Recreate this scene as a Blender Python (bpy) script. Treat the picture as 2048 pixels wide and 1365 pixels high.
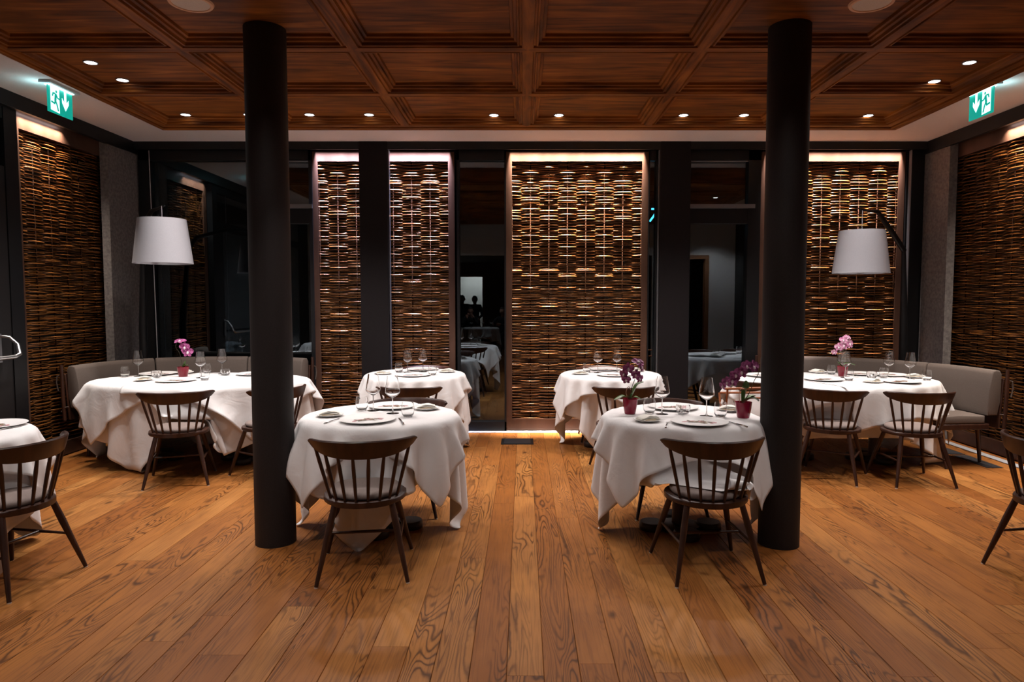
import bpy, bmesh, math, random
import numpy as np
from mathutils import Vector, Matrix
for o in list(bpy.data.objects): bpy.data.objects.remove(o)
scene = bpy.context.scene
C = scene.collection
PI = math.pi
R = math.radians

# ---------------- camera, world, exposure ----------------
cd = bpy.data.cameras.new('camera'); cam = bpy.data.objects.new('camera', cd); C.objects.link(cam)
cam.location = (0, 0, 1.5); cam.rotation_euler = (R(90-3.44), 0, 0)
cd.sensor_width = 36; cd.lens = 36*1365/2048; cd.shift_x = -22/2048; cd.clip_end = 100; cd.clip_start = .05
scene.camera = cam
scene.view_settings.view_transform = 'Standard'; scene.view_settings.look = 'None'
scene.view_settings.exposure = 0.0; scene.view_settings.gamma = 1; scene.view_settings.use_curve_mapping = False
w = bpy.data.worlds.new('night'); scene.world = w; w.use_nodes = True
w.node_tree.nodes['Background'].inputs[0].default_value = (.010, .012, .018, 1)
w.node_tree.nodes['Background'].inputs[1].default_value = .12

# ---------------- lights of the room and added fill spots (downlights above are things further down) ----------------
SPOT_W = 86; WARM = (1., .93, .90)
def spot(x, y, z, power, size=128, blend=.75, aim=None, color=WARM, rad=.05):
    l = bpy.data.lights.new('downlight_and_fill_beam', 'SPOT'); l.energy = power; l.color = color
    l.spot_size = R(size); l.spot_blend = blend; l.shadow_soft_size = rad
    o = bpy.data.objects.new('downlight_and_fill_beam', l); C.objects.link(o); o.location = (x, y, z)
    if aim: o.rotation_euler = (Vector(aim)-Vector((x, y, z))).to_track_quat('-Z', 'Y').to_euler()
    return o
def area(loc, target, sx, sy, power, color, spread=180):
    l = bpy.data.lights.new('strip_and_room_light', 'AREA'); l.shape = 'RECTANGLE'; l.size = sx; l.size_y = sy
    l.energy = power; l.color = color; l.spread = R(spread)
    o = bpy.data.objects.new('strip_and_room_light', l); C.objects.link(o); o.location = loc
    d = (Vector(target)-Vector(loc)).normalized()
    o.rotation_euler = d.to_track_quat('-Z', 'Y').to_euler()
    return o
PZ = 3.11                                                    # underside of the coffer panels
DOWN = [(-2.93, 4.73), (-2.93, 5.10), (-2.93, 6.035), (-2.384, 6.035), (-1.854, 6.035), (-1.337, 6.035), (-.253, 6.05), (.313, 6.05),
        (1.398, 6.05), (1.924, 6.05), (3.012, 6.06), (3.028, 5.13), (3.026, 4.73)]
UNSEEN = [(-1.3, 3.35), (1.3, 3.35), (-2.93, 3.0), (3.03, 3.0), (0, 3.0), (-1.2, 1.9), (1.2, 1.9), (-2.9, 1.6), (2.9, 1.6)]  # out-of-view spots without fixtures, added to fill the near half of the room

# ---------------- helpers ----------------
def mat(name, col, rough=.5, metal=0., spec=.5, **k):
    m = bpy.data.materials.new(name); m.use_nodes = True
    b = m.node_tree.nodes['Principled BSDF']
    b.inputs['Base Color'].default_value = (*col, 1); b.inputs['Roughness'].default_value = rough
    b.inputs['Metallic'].default_value = metal; b.inputs['Specular IOR Level'].default_value = spec
    for kk, v in k.items(): b.inputs[kk].default_value = v
    return m
def N(m, t, **k):
    n = m.node_tree.nodes.new(t)
    for a, v in k.items(): setattr(n, a, v)
    return n
def L(m, a, b): m.node_tree.links.new(a, b)
def BS(m): return m.node_tree.nodes['Principled BSDF']
def noise_mix(m, c1, c2, scale=(1, 1, 1), nscale=5, detail=4, lo=.35, hi=.65, rot=(0, 0, 0), bump=0, bdist=.002, coord='Object', rough=None):
    tc = N(m, 'ShaderNodeTexCoord'); mp = N(m, 'ShaderNodeMapping'); nz = N(m, 'ShaderNodeTexNoise'); cr = N(m, 'ShaderNodeValToRGB')
    mp.inputs['Scale'].default_value = scale; mp.inputs['Rotation'].default_value = rot
    nz.inputs['Scale'].default_value = nscale; nz.inputs['Detail'].default_value = detail
    L(m, tc.outputs[coord], mp.inputs[0]); L(m, mp.outputs[0], nz.inputs['Vector']); L(m, nz.outputs['Fac'], cr.inputs[0])
    cr.color_ramp.elements[0].position = lo; cr.color_ramp.elements[0].color = (*c1, 1)
    cr.color_ramp.elements[1].position = hi; cr.color_ramp.elements[1].color = (*c2, 1)
    L(m, cr.outputs[0], BS(m).inputs['Base Color'])
    if bump:
        bp = N(m, 'ShaderNodeBump'); bp.inputs['Strength'].default_value = bump; bp.inputs['Distance'].default_value = bdist
        L(m, nz.outputs['Fac'], bp.inputs['Height']); L(m, bp.outputs[0], BS(m).inputs['Normal'])
    if rough:
        mr = N(m, 'ShaderNodeMapRange'); mr.inputs[3].default_value = rough[0]; mr.inputs[4].default_value = rough[1]
        L(m, nz.outputs['Fac'], mr.inputs[0]); L(m, mr.outputs[0], BS(m).inputs['Roughness'])
    return m
def obj(name, bm, m, parent=None, smooth=None, mods=()):
    me = bpy.data.meshes.new(name)
    if isinstance(bm, bmesh.types.BMesh):
        bmesh.ops.recalc_face_normals(bm, faces=bm.faces[:]); bm.to_mesh(me); bm.free()
    else: me.from_pydata(*bm)
    for mm in (m if isinstance(m, (list, tuple)) else [m]): me.materials.append(mm)
    if smooth:
        me.polygons.foreach_set('use_smooth', [True]*len(me.polygons))
        if smooth is not True: me.set_sharp_from_angle(angle=R(smooth))
    me.update()
    o = bpy.data.objects.new(name, me); C.objects.link(o)
    if parent: o.parent = parent
    return o
def thing(name, label, cat, loc=(0, 0, 0), rz=0, group=None):
    o = bpy.data.objects.new(name, None); o.empty_display_size = .1; C.objects.link(o)
    o.location = loc; o.rotation_euler = (0, 0, rz); o['label'] = label; o['category'] = cat
    if group: o['group'] = group
    return o
def tag(o, label, cat, group=None):
    o['label'] = label; o['category'] = cat
    if group: o['group'] = group
    return o
def struct(name, bm, m, parent=None, smooth=None, label=None):
    o = obj(name, bm, m, parent, smooth)
    if parent is None: o['kind'] = 'structure'
    if label: o['label'] = label; o['category'] = name.split('_')[0]
    return o
def dup(root, loc, rz=0, label=None, group=None):
    r = root.copy(); C.objects.link(r); r.location = loc; r.rotation_euler = (0, 0, rz)
    if label: r['label'] = label
    if group: r['group'] = group
    for ch in list(root.children):
        c = ch.copy(); C.objects.link(c); c.parent = r
        for g in ch.children:
            d = g.copy(); C.objects.link(d); d.parent = c
    return r
def BM(): return bmesh.new()
def box(bm, a, b, bev=0):
    x0, y0, z0 = a; x1, y1, z1 = b
    vs = [bm.verts.new(p) for p in ((x0, y0, z0), (x1, y0, z0), (x1, y1, z0), (x0, y1, z0), (x0, y0, z1), (x1, y0, z1), (x1, y1, z1), (x0, y1, z1))]
    fs = [bm.faces.new([vs[i] for i in q]) for q in ((0, 3, 2, 1), (4, 5, 6, 7), (0, 1, 5, 4), (1, 2, 6, 5), (2, 3, 7, 6), (3, 0, 4, 7))]
    if bev:
        es = list({e for f in fs for e in f.edges})
        bmesh.ops.bevel(bm, geom=es, offset=bev, segments=2, affect='EDGES', profile=.5)
    return bm
def lathe(bm, prof, n=24, c=(0, 0, 0), cap=False):
    rings = []
    for r, z in prof:
        if r < 1e-5: rings.append([bm.verts.new((c[0], c[1], c[2]+z))])
        else: rings.append([bm.verts.new((c[0]+r*math.cos(2*PI*i/n), c[1]+r*math.sin(2*PI*i/n), c[2]+z)) for i in range(n)])
    for A, B in zip(rings, rings[1:]):
        for i in range(n):
            j = (i+1) % n
            if len(A) == 1 and len(B) == 1: continue
            if len(A) == 1: bm.faces.new((A[0], B[i], B[j]))
            elif len(B) == 1: bm.faces.new((A[i], A[j], B[0]))
            else: bm.faces.new((A[i], A[j], B[j], B[i]))
    if cap:
        for q in (rings[0], rings[-1]):
            if len(q) > 1: bm.faces.new(q)
    return bm
def tube(bm, pts, radii, n=8, cap=True, flat=1.):
    pts = [Vector(p) for p in pts]
    if not isinstance(radii, (list, tuple)): radii = [radii]*len(pts)
    rings = []; up = None
    for i, p in enumerate(pts):
        t = (pts[min(i+1, len(pts)-1)]-pts[max(i-1, 0)]).normalized()
        if up is None: up = Vector((0, 0, 1)) if abs(t.z) < .9 else Vector((0, 1, 0))
        s = t.cross(up).normalized(); u2 = s.cross(t).normalized(); up = u2
        rings.append([bm.verts.new(p+(s*math.cos(2*PI*k/n)*flat+u2*math.sin(2*PI*k/n))*radii[i]) for k in range(n)])
    for A, B in zip(rings, rings[1:]):
        for k in range(n): bm.faces.new((A[k], A[(k+1) % n], B[(k+1) % n], B[k]))
    if cap: bm.faces.new(rings[0]); bm.faces.new(rings[-1])
    return bm
def prism(bm, poly, z0, z1, bev=0):
    a = [bm.verts.new((x, y, z0)) for x, y in poly]; b = [bm.verts.new((x, y, z1)) for x, y in poly]
    n = len(poly); fs = [bm.faces.new(a), bm.faces.new(b)]
    for i in range(n): fs.append(bm.faces.new((a[i], a[(i+1) % n], b[(i+1) % n], b[i])))
    if bev: bmesh.ops.bevel(bm, geom=list(set(fs[0].edges) | set(fs[1].edges)), offset=bev, segments=3, affect='EDGES', profile=.5)
    return bm
def one(f, *a, **k): return f(BM(), *a, **k)

# ---------------- materials ----------------
def thin_glass(name, ior, tint=(1, 1, 1), trans=(1, 1, 1), rough=0.):
    m = bpy.data.materials.new(name); m.use_nodes = True; nt = m.node_tree; nt.nodes.remove(BS(m))
    out = nt.nodes['Material Output']; mx = N(m, 'ShaderNodeMixShader'); tr = N(m, 'ShaderNodeBsdfTransparent'); gl = N(m, 'ShaderNodeBsdfGlossy'); fr = N(m, 'ShaderNodeFresnel')
    gl.inputs[0].default_value = (*tint, 1); gl.inputs[1].default_value = rough; tr.inputs[0].default_value = (*trans, 1)
    geo = N(m, 'ShaderNodeNewGeometry')                       # the Fresnel node inverts its IOR on back faces: undo it so both faces match
    sel = N(m, 'ShaderNodeMath', operation='MULTIPLY_ADD'); sel.inputs[1].default_value = 1/ior-ior; sel.inputs[2].default_value = ior
    L(m, geo.outputs['Backfacing'], sel.inputs[0]); L(m, sel.outputs[0], fr.inputs[0])
    L(m, fr.outputs[0], mx.inputs[0]); L(m, tr.outputs[0], mx.inputs[1]); L(m, gl.outputs[0], mx.inputs[2]); L(m, mx.outputs[0], out.inputs[0])
    return m
def emis(name, col, s):
    m = mat(name, (.02, .02, .02)); BS(m).inputs['Emission Color'].default_value = (*col, 1); BS(m).inputs['Emission Strength'].default_value = s
    return m
M = {}
M['glass'] = thin_glass('window_glass', 2.6, (.72, .88, 1.), (.95, .97, .96))
M['clear'] = mat('drinking_glass', (1, 1, 1), 0.0, **{'Transmission Weight': 1.0, 'IOR': 1.45})
M['crystal'] = mat('cut_crystal', (1, 1, 1), 0.08, **{'Transmission Weight': 1.0, 'IOR': 1.5})
M['cloth'] = noise_mix(mat('linen', (.8, .77, .76), .85, spec=.2), (.78, .755, .745), (.82, .80, .79), nscale=600, detail=2, bump=.15, bdist=.0006)
def creases(m):
    b0 = [n for n in m.node_tree.nodes if n.type == 'BUMP'][0]
    tc = N(m, 'ShaderNodeTexCoord'); nz = N(m, 'ShaderNodeTexNoise'); nz.inputs['Scale'].default_value = 5.; nz.inputs['Detail'].default_value = 3.; nz.inputs['Distortion'].default_value = 1.2
    bp = N(m, 'ShaderNodeBump'); bp.inputs['Strength'].default_value = .35; bp.inputs['Distance'].default_value = .02
    L(m, tc.outputs['Object'], nz.inputs['Vector']); L(m, nz.outputs['Fac'], bp.inputs['Height']); L(m, bp.outputs[0], b0.inputs['Normal'])
creases(M['cloth'])
M['napkin'] = mat('cream_napkin', (.80, .77, .70), .85, spec=.2)
M['card'] = mat('kraft_card', (.50, .38, .22), .8)
M['chair'] = noise_mix(mat('walnut', (.05, .02, .012), .38), (.026, .0085, .0045), (.050, .017, .008), scale=(1, 1, .12), nscale=30, detail=5, rough=(.32, .45))
M['chair2'] = noise_mix(mat('orange_wood', (.30, .09, .03), .35), (.26, .075, .025), (.36, .115, .04), scale=(.1, 1, 1), nscale=30)
M['seat'] = noise_mix(mat('taupe_weave', (.3, .25, .22), .9, spec=.2), (.20, .155, .14), (.27, .215, .19), nscale=420, detail=2, bump=.3, bdist=.0008)
M['banq'] = noise_mix(mat('greige_weave', (.3, .25, .22), .9, spec=.2), (.100, .077, .064), (.14, .111, .095), nscale=420, detail=2, bump=.3, bdist=.0008)
M['glide'] = mat('felt_glide', (.7, .66, .6), .8)
M['black_wood'] = mat('black_stained_wood', (.018, .011, .009), .4)
M['ped'] = mat('brown_pedestal', (.035, .013, .007), .4)
M['column'] = noise_mix(mat('dark_bronze_column', (.02, .016, .015), .6, spec=.25), (.017, .013, .013), (.024, .019, .018), nscale=260, detail=3, bump=.12, bdist=.001)
M['black'] = mat('black_metal', (.006, .006, .007), .45, spec=.3)
M['blk2'] = mat('charcoal_coating', (.010, .009, .0095), .5, spec=.3)
M['pilaster'] = noise_mix(mat('charcoal_render', (.045, .038, .040), .8, spec=.15), (.009, .007, .0073), (.014, .011, .012), nscale=300, bump=.15, bdist=.001)
M['stone'] = noise_mix(mat('grey_render', (.15, .135, .13), .8), (.10, .087, .083), (.17, .15, .14), nscale=34, detail=8, bump=.8, bdist=.006)
M['bronze'] = noise_mix(mat('bronze_frame', (.3, .16, .1), .6, metal=.3, spec=.3), (.055, .026, .016), (.105, .052, .033), scale=(1, 1, .3), nscale=4, detail=5, rough=(.3, .5))
M['plaster'] = noise_mix(mat('plaster', (.62, .56, .53), .9, spec=.2), (.60, .54, .515), (.64, .58, .55), nscale=80, bump=.05)
M['alu'] = mat('brushed_metal', (.62, .62, .63), .3, metal=1.)
M['alu2'] = mat('grey_metal', (.25, .25, .27), .4, metal=.8)
M['strip'] = mat('pale_floor_strip', (.40, .42, .46), .45)
M['shade'] = noise_mix(mat('white_shade', (.8, .78, .79), .9, spec=.05), (.34, .335, .36), (.38, .375, .40), nscale=260, bump=.15, bdist=.001)
M['cord'] = mat('cord', (.40, .38, .40), .5)
M['porcelain'] = mat('porcelain', (.84, .82, .80), .4, spec=.2)
M['steel'] = mat('cutlery_steel', (.72, .72, .72), .16, metal=1.)
M['pot'] = mat('magenta_glass_pot', (.28, .006, .035), .16)
M['pot2'] = mat('red_pot', (.20, .003, .016), .25)
M['leaf'] = noise_mix(mat('orchid_leaf', (.06, .13, .025), .4), (.035, .085, .015), (.09, .17, .035), nscale=20)
M['stem'] = mat('orchid_stem', (.05, .04, .02), .5)
M['root'] = mat('orchid_root', (.55, .30, .22), .6)
M['petal'] = noise_mix(mat('plum_petal', (.22, .02, .12), .55), (.16, .008, .075), (.48, .12, .32), nscale=60)
M['petal2'] = noise_mix(mat('mauve_petal', (.45, .16, .5), .55), (.40, .12, .45), (.6, .28, .62), nscale=60)
M['petal3'] = noise_mix(mat('pink_petal', (.7, .3, .5), .55), (.50, .10, .28), (.80, .50, .62), nscale=60)
M['lip'] = mat('white_lip', (.8, .65, .7), .5)
M['motif1'] = mat('motif_brown', (.16, .10, .06), .5)
M['motif2'] = mat('motif_rose', (.55, .25, .27), .5)
M['motif3'] = mat('motif_gold', (.42, .32, .17), .5)
M['white_em'] = emis('downlight_lens', (1, .93, .95), 14)
M['speaker'] = noise_mix(mat('speaker_grille', (.45, .40, .37), .7), (.6, .52, .46), (.8, .72, .66), nscale=500)
M['speaker_r'] = mat('speaker_ring', (.8, .5, .32), .6)
M['ledw'] = emis('led_strip', (1, .95, 1), 9)
M['green'] = emis('sign_green', (.0, .42, .33), .75); BS(M['green']).inputs['Base Color'].default_value = (0, .3, .22, 1)
M['signw'] = emis('sign_white', (.6, .95, 1.), 1.5); BS(M['signw']).inputs['Base Color'].default_value = (.8, .9, .9, 1)
M['signbar'] = emis('sign_lamp', (.75, .97, 1), 5)
M['signhouse'] = mat('sign_housing', (.45, .55, .58), .5)
M['dark_back'] = mat('dark_room', (.035, .022, .015), .7)
M['grille'] = mat('dark_grille', (.05, .055, .065), .4, metal=.6)
def wicker_mat():
    m = mat('willow_rods', (.2, .09, .03), .3, spec=.6); BS(m).inputs['Specular Tint'].default_value = (1., .78, .62, 1)
    noise_mix(m, (.030, .009, .0018), (.34, .125, .026), scale=(.5, .5, 18), nscale=14, detail=3, lo=.35, hi=.78, coord='Object', rough=(.22, .38))
    return m
M['wicker'] = wicker_mat(); M['stake'] = mat('willow_stakes', (.020, .007, .0025), .8, spec=.05)
def ceiling_wood(sc=(.9, 9, 9)):
    m = mat('ceiling_oak', (.2, .07, .02), .5, spec=.15)
    tc = N(m, 'ShaderNodeTexCoord'); mp = N(m, 'ShaderNodeMapping'); mp.inputs['Scale'].default_value = sc
    nz = N(m, 'ShaderNodeTexNoise'); nz.inputs['Scale'].default_value = 2.2; nz.inputs['Detail'].default_value = 7; nz.inputs['Distortion'].default_value = .8
    cr = N(m, 'ShaderNodeValToRGB'); e = cr.color_ramp.elements
    e[0].position = .30; e[0].color = (.075, .021, .0035, 1); e[1].position = .72; e[1].color = (.33, .115, .018, 1)
    x = e.new(.5); x.color = (.20, .064, .010, 1)
    L(m, tc.outputs['Object'], mp.inputs[0]); L(m, mp.outputs[0], nz.inputs['Vector']); L(m, nz.outputs['Fac'], cr.inputs[0])
    n2 = N(m, 'ShaderNodeTexNoise'); n2.inputs['Scale'].default_value = 2.6; n2.inputs['Detail'].default_value = 2
    mr = N(m, 'ShaderNodeMapRange'); mr.inputs[1].default_value = .3; mr.inputs[2].default_value = .7; mr.inputs[3].default_value = .65; mr.inputs[4].default_value = 1.15
    mx = N(m, 'ShaderNodeMix', data_type='RGBA', blend_type='MULTIPLY'); mx.inputs[0].default_value = 1
    L(m, tc.outputs['Object'], n2.inputs['Vector']); L(m, n2.outputs['Fac'], mr.inputs[0]); L(m, cr.outputs[0], mx.inputs[6]); L(m, mr.outputs[0], mx.inputs[7])
    L(m, mx.outputs[2], BS(m).inputs['Base Color'])
    return m
M['ceil'] = ceiling_wood(); M['ceil_y'] = ceiling_wood((9, .9, 9))
def floor_wood():
    m = mat('oak_planks', (.4, .2, .08), .45, spec=.16)
    at = N(m, 'ShaderNodeAttribute', attribute_name='pc'); sp = N(m, 'ShaderNodeSeparateColor'); L(m, at.outputs['Color'], sp.inputs[0])
    tc = N(m, 'ShaderNodeTexCoord')
    off = N(m, 'ShaderNodeVectorMath', operation='SCALE'); off.inputs['Scale'].default_value = 37.; L(m, at.outputs['Color'], off.inputs[0])
    add = N(m, 'ShaderNodeVectorMath', operation='ADD'); L(m, tc.outputs['Object'], add.inputs[0]); L(m, off.outputs[0], add.inputs[1])
    def nz(sc, scale, det=3, dist=0.):
        mp = N(m, 'ShaderNodeMapping'); mp.inputs['Scale'].default_value = sc; L(m, add.outputs[0], mp.inputs[0])
        n = N(m, 'ShaderNodeTexNoise'); n.inputs['Scale'].default_value = scale; n.inputs['Detail'].default_value = det; n.inputs['Distortion'].default_value = dist
        L(m, mp.outputs[0], n.inputs['Vector']); return n.outputs['Fac']
    def math_(op, a, b=None, c=None):
        n = N(m, 'ShaderNodeMath', operation=op)
        for i, v in enumerate((a, b, c)):
            if v is None: continue
            if isinstance(v, (int, float)): n.inputs[i].default_value = v
            else: L(m, v, n.inputs[i])
        return n.outputs[0]
    def rng(v, a, b, c, d):
        n = N(m, 'ShaderNodeMapRange'); L(m, v, n.inputs[0])
        for i, q in enumerate((a, b, c, d)): n.inputs[i+1].default_value = q
        return n.outputs[0]
    def mixc(f, a, b, bt='MIX'):
        n = N(m, 'ShaderNodeMix', data_type='RGBA', blend_type=bt)
        for i, v in ((0, f), (6, a), (7, b)):
            if isinstance(v, (int, float)): n.inputs[i].default_value = v
            elif isinstance(v, tuple): n.inputs[i].default_value = (*v, 1)
            else: L(m, v, n.inputs[i])
        return n.outputs[2]
    field = nz((5.2, .62, 1), 1.0, 2.2, .5)                       # cathedral figure: contour lines of a stretched field
    wob = nz((16, 7, 1), 1.6, 2)
    ph = math_('MULTIPLY_ADD', field, 175., math_('MULTIPLY', wob, 3.2))
    ring = math_('MULTIPLY_ADD', math_('SINE', ph), .5, .5)
    ring = math_('POWER', ring, 3.2)
    amt = rng(nz((3.5, .8, 1), 1.0, 1), .40, .64, .0, .80)
    fine = nz((130, 3.5, 1), 1, 3)
    cloud = nz((4, 1.6, 1), 1.2, 3)
    base = mixc(sp.outputs[0], (.43, .168, .042), (.29, .096, .020))
    base = mixc(rng(sp.outputs[1], .6, 1, 0, .6), base, (.62, .29, .085))
    base = mixc(rng(cloud, .3, .7, 0, .55), base, (.20, .062, .012))
    base = mixc(math_('MULTIPLY', ring, amt), base, (.035, .011, .004))
    base = mixc(rng(fine, .48, .72, 0, .5), base, (.12, .045, .016))
    # knots and checks
    mp = N(m, 'ShaderNodeMapping'); mp.inputs['Scale'].default_value = (3.0, 1.35, 1); L(m, add.outputs[0], mp.inputs[0])
    vo = N(m, 'ShaderNodeTexVoronoi'); vo.inputs['Scale'].default_value = 1.1; L(m, mp.outputs[0], vo.inputs['Vector'])
    base = mixc(rng(math_('ADD', vo.outputs['Distance'], math_('MULTIPLY', wob, .05)), .055, .11, .75, 0), base, (.045, .016, .007))
    crk = nz((34, .9, 1), 1.3, 2)
    base = mixc(rng(crk, .70, .76, 0, .6), base, (.05, .018, .008))
    L(m, base, BS(m).inputs['Base Color'])
    L(m, rng(cloud, .3, .7, .36, .5), BS(m).inputs['Roughness'])
    bp = N(m, 'ShaderNodeBump'); bp.inputs['Strength'].default_value = .22; bp.inputs['Distance'].default_value = .001
    L(m, math_('ADD', fine, math_('MULTIPLY', ring, -.5)), bp.inputs['Height']); L(m, bp.outputs[0], BS(m).inputs['Normal'])
    return m
M['floor'] = floor_wood()

# ---------------- floor ----------------
XL, XR, YB, ZC = -4.32, 4.49, 7.77, 3.25
rnd = random.Random(4)
V = []; F = []; colr = []
x = -6.2
while x < 6.2:
    wd = rnd.choice((.128, .146, .15, .158, .205)); y = -6.5-rnd.random()
    while y < 7.64:
        ln = rnd.uniform(1.5, 3.2); y1 = min(y+ln, 7.64)
        if y1-y > .05:
            g = .0024; b = len(V)
            h = .0007; q = [(x+g, y+h), (x+wd-g, y+h), (x+wd-g, y1-h), (x+g, y1-h)]
            V += [(a, c, 0.) for a, c in q]+[(a+(-g if i in (0, 3) else g)*.9, c, -.004) for i, (a, c) in enumerate(q)]
            F += [(b, b+1, b+2, b+3)]+[(b+i, b+4+i, b+4+(i+1) % 4, b+(i+1) % 4) for i in range(4)]
            c = (rnd.random(), rnd.random(), rnd.random(), 1); colr += [c]*5
        y = y1
    x += wd
floor = struct('floor', (V, [], F), M['floor'], label='warm brown oak plank floor with dark seams')
ca = floor.data.color_attributes.new('pc', 'FLOAT_COLOR', 'CORNER')
lc = []
for p, c in zip(floor.data.polygons, colr):
    lc += list(c)*p.loop_total
ca.data.foreach_set('color', lc)
struct('floor', one(box, (-6.3, -6.6, -.12), (6.3, 7.64, -.004)), mat('floor_joint', (.02, .009, .004), .8), floor)
struct('trim_1', one(box, (XL, 7.64, -.1), (XR, 7.80, .004)), M['strip'], label='pale strip along the foot of the rear windows')
struct('trim_2', one(box, (XR-.065, 0, -.1), (XR+.02, 7.64, .006)), M['strip'], label='pale strip along the foot of the right wall')
struct('floor_outside', one(box, (-9, 7.86, -.2), (9, 16, -.05)), mat('dark_terrace', (.02, .02, .02), .9), label='dark terrace outside the windows')

# ---------------- ceiling ----------------
ZW = 3.05; GX, GY = 1.08, .93; X0 = .03; EY = 6.42
bm = BM()
box(bm, (XL-.3, EY, ZC), (XR+.3, YB+.3, ZC+.1)); box(bm, (XL-.3, 1.0, ZC), (-3.25, EY, ZC+.1)); box(bm, (3.3, 1.0, ZC), (XR+.3, EY, ZC+.1))
struct('ceiling', bm, M['plaster'], label='pale plaster margin around the wooden ceiling')
bm = BM()
prof = [(0, 0), (.004, .013), (.016, .013), (.020, .003), (.030, .004), (.034, .022), (.050, .026), (.054, .040), (.070, .043), (.074, .060)]
hw = .034
ys = [6.20-GY*k for k in range(6)]; xs = [X0+GX*k for k in range(-3, 4)]
def rect(x0, x1, y0, y1, z): return [bm.verts.new(p) for p in ((x0, y0, z), (x1, y0, z), (x1, y1, z), (x0, y1, z))]
for i in range(6):
    for j in range(5):
        a, b, c, d = xs[i], xs[i+1], ys[j+1], ys[j]
        prev = rect(a, b, c, d, ZW)
        for ins, dz in prof:
            q = hw+ins; cur = rect(a+q, b-q, c+q, d-q, ZW+dz)
            for k in range(4): bm.faces.new((prev[k], prev[(k+1) % 4], cur[(k+1) % 4], cur[k])).material_index = k % 2
            prev = cur
        bm.faces.new(prev)
xa, xb, ya, yb = xs[0], xs[-1], ys[-1], ys[0]
prev = rect(xa, xb, ya, yb, ZW)
for o_, dz in [(.03, 0), (.034, .012), (.05, .012), (.054, -.004), (.09, -.004), (.094, .016), (.115, .016), (.119, .004), (.16, .004), (.164, .03), (.185, .03), (.19, .018), (.215, .018), (.215, .24)]:
    cur = rect(xa-o_*.56, xb+o_*.80, ya-o_*.2, yb+o_, ZW+dz)
    for k in range(4): bm.faces.new((prev[k], prev[(k+1) % 4], cur[(k+1) % 4], cur[k])).material_index = k % 2
    prev = cur
struct('trim_3', bm, [M['ceil'], M['ceil_y']], label='coffered brown wooden ceiling with moulded square panels')
def fixture(x, y, i):
    side = 'left' if x < 0 else 'right'
    t = thing('downlight', lab_down[i], 'downlight', (x, y, PZ), 0, 'recessed ceiling downlights')
    obj('trim_ring', one(lathe, [(.037, -.001), (.039, -.006), (.046, -.006), (.048, 0), (.037, 0)], 20), M['alu2'], t, 40)
    obj('lens', one(lathe, [(0, -.0035), (.038, -.0035), (.038, -.001)], 20), M['white_em'], t, 40)
    spot(x, y, PZ-.03, SPOT_W*(1.1 if abs(x) < 2 else .92), size=124)
lab_down = ['recessed white downlight near the left ceiling edge, nearest to the camera', 'recessed white downlight near the left ceiling edge, behind the nearest one',
 'recessed white downlight in the far left corner coffer of the wooden ceiling', 'recessed white downlight partly hidden behind the left dark column',
 'recessed white downlight just right of the left dark column', 'recessed white downlight above the dark pilaster between left screens, second right of the left column',
 'recessed white downlight left of the central ceiling beam', 'recessed white downlight right of the central ceiling beam',
 'recessed white downlight above the window with transom, left of the pair before the right column', 'recessed white downlight just left of the right dark column',
 'recessed white downlight in the far right corner coffer, right of the right column', 'recessed white downlight near the right ceiling edge, farther of the two',
 'recessed white downlight near the right ceiling edge, nearest to the camera']
for i, (x, y) in enumerate(DOWN): fixture(x, y, i)
spot(3.3, 2.3, PZ-.03, 1000, size=60, aim=(4.1, 1.0, 1.6))  # unseen strong spot added to brighten the pale wall mirrored in the glass
for x in (-1.0, 1.1): spot(x, 3.25, PZ-.03, 300, size=52, aim=(x, 4.35, .75))  # unseen narrow spots added to brighten the two front tables
for x, y in UNSEEN: spot(x, y, PZ-.03, SPOT_W*((.70 if abs(x) < 2 else .85) if y > 2.2 or x > 2 else .85), size=118)
for x, lb in ((-1.80, 'round ceiling speaker grille left, beside the left column top'), (1.889, 'round ceiling speaker grille right, beside the right column top')):
    t = thing('ceiling_speaker', lb, 'speaker', (x, 3.80, PZ))
    obj('rim', one(lathe, [(.096, -.002), (.098, -.010), (.112, -.010), (.118, 0), (.096, 0)], 40), M['speaker_r'], t, 40)
    obj('grille', one(lathe, [(0, -.007), (.097, -.006), (.097, 0)], 40), M['speaker'], t, 40)

# ---------------- rear window wall ----------------
yo = 7.72
bm = BM(); box(bm, (XL, 7.655, 3.165), (XR, 7.685, 3.26)); box(bm, (XL, 7.825, 3.165), (XR, 7.90, 3.26)); struct('wall_rear', bm, M['black'], label='black blind cassette rail above the rear windows')
def pil(x0, x1, n, lb):
    bm = BM(); box(bm, (x0, 7.645, 0), (x1, 7.98, 3.25), .004); struct('trim_%d' % n, bm, M['pilaster'], label=lb)
pil(-1.815, -1.50, 4, 'dark pilaster between the left window and the left screen')
pil(1.522, 1.855, 5, 'dark pilaster right of the central screen')
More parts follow.
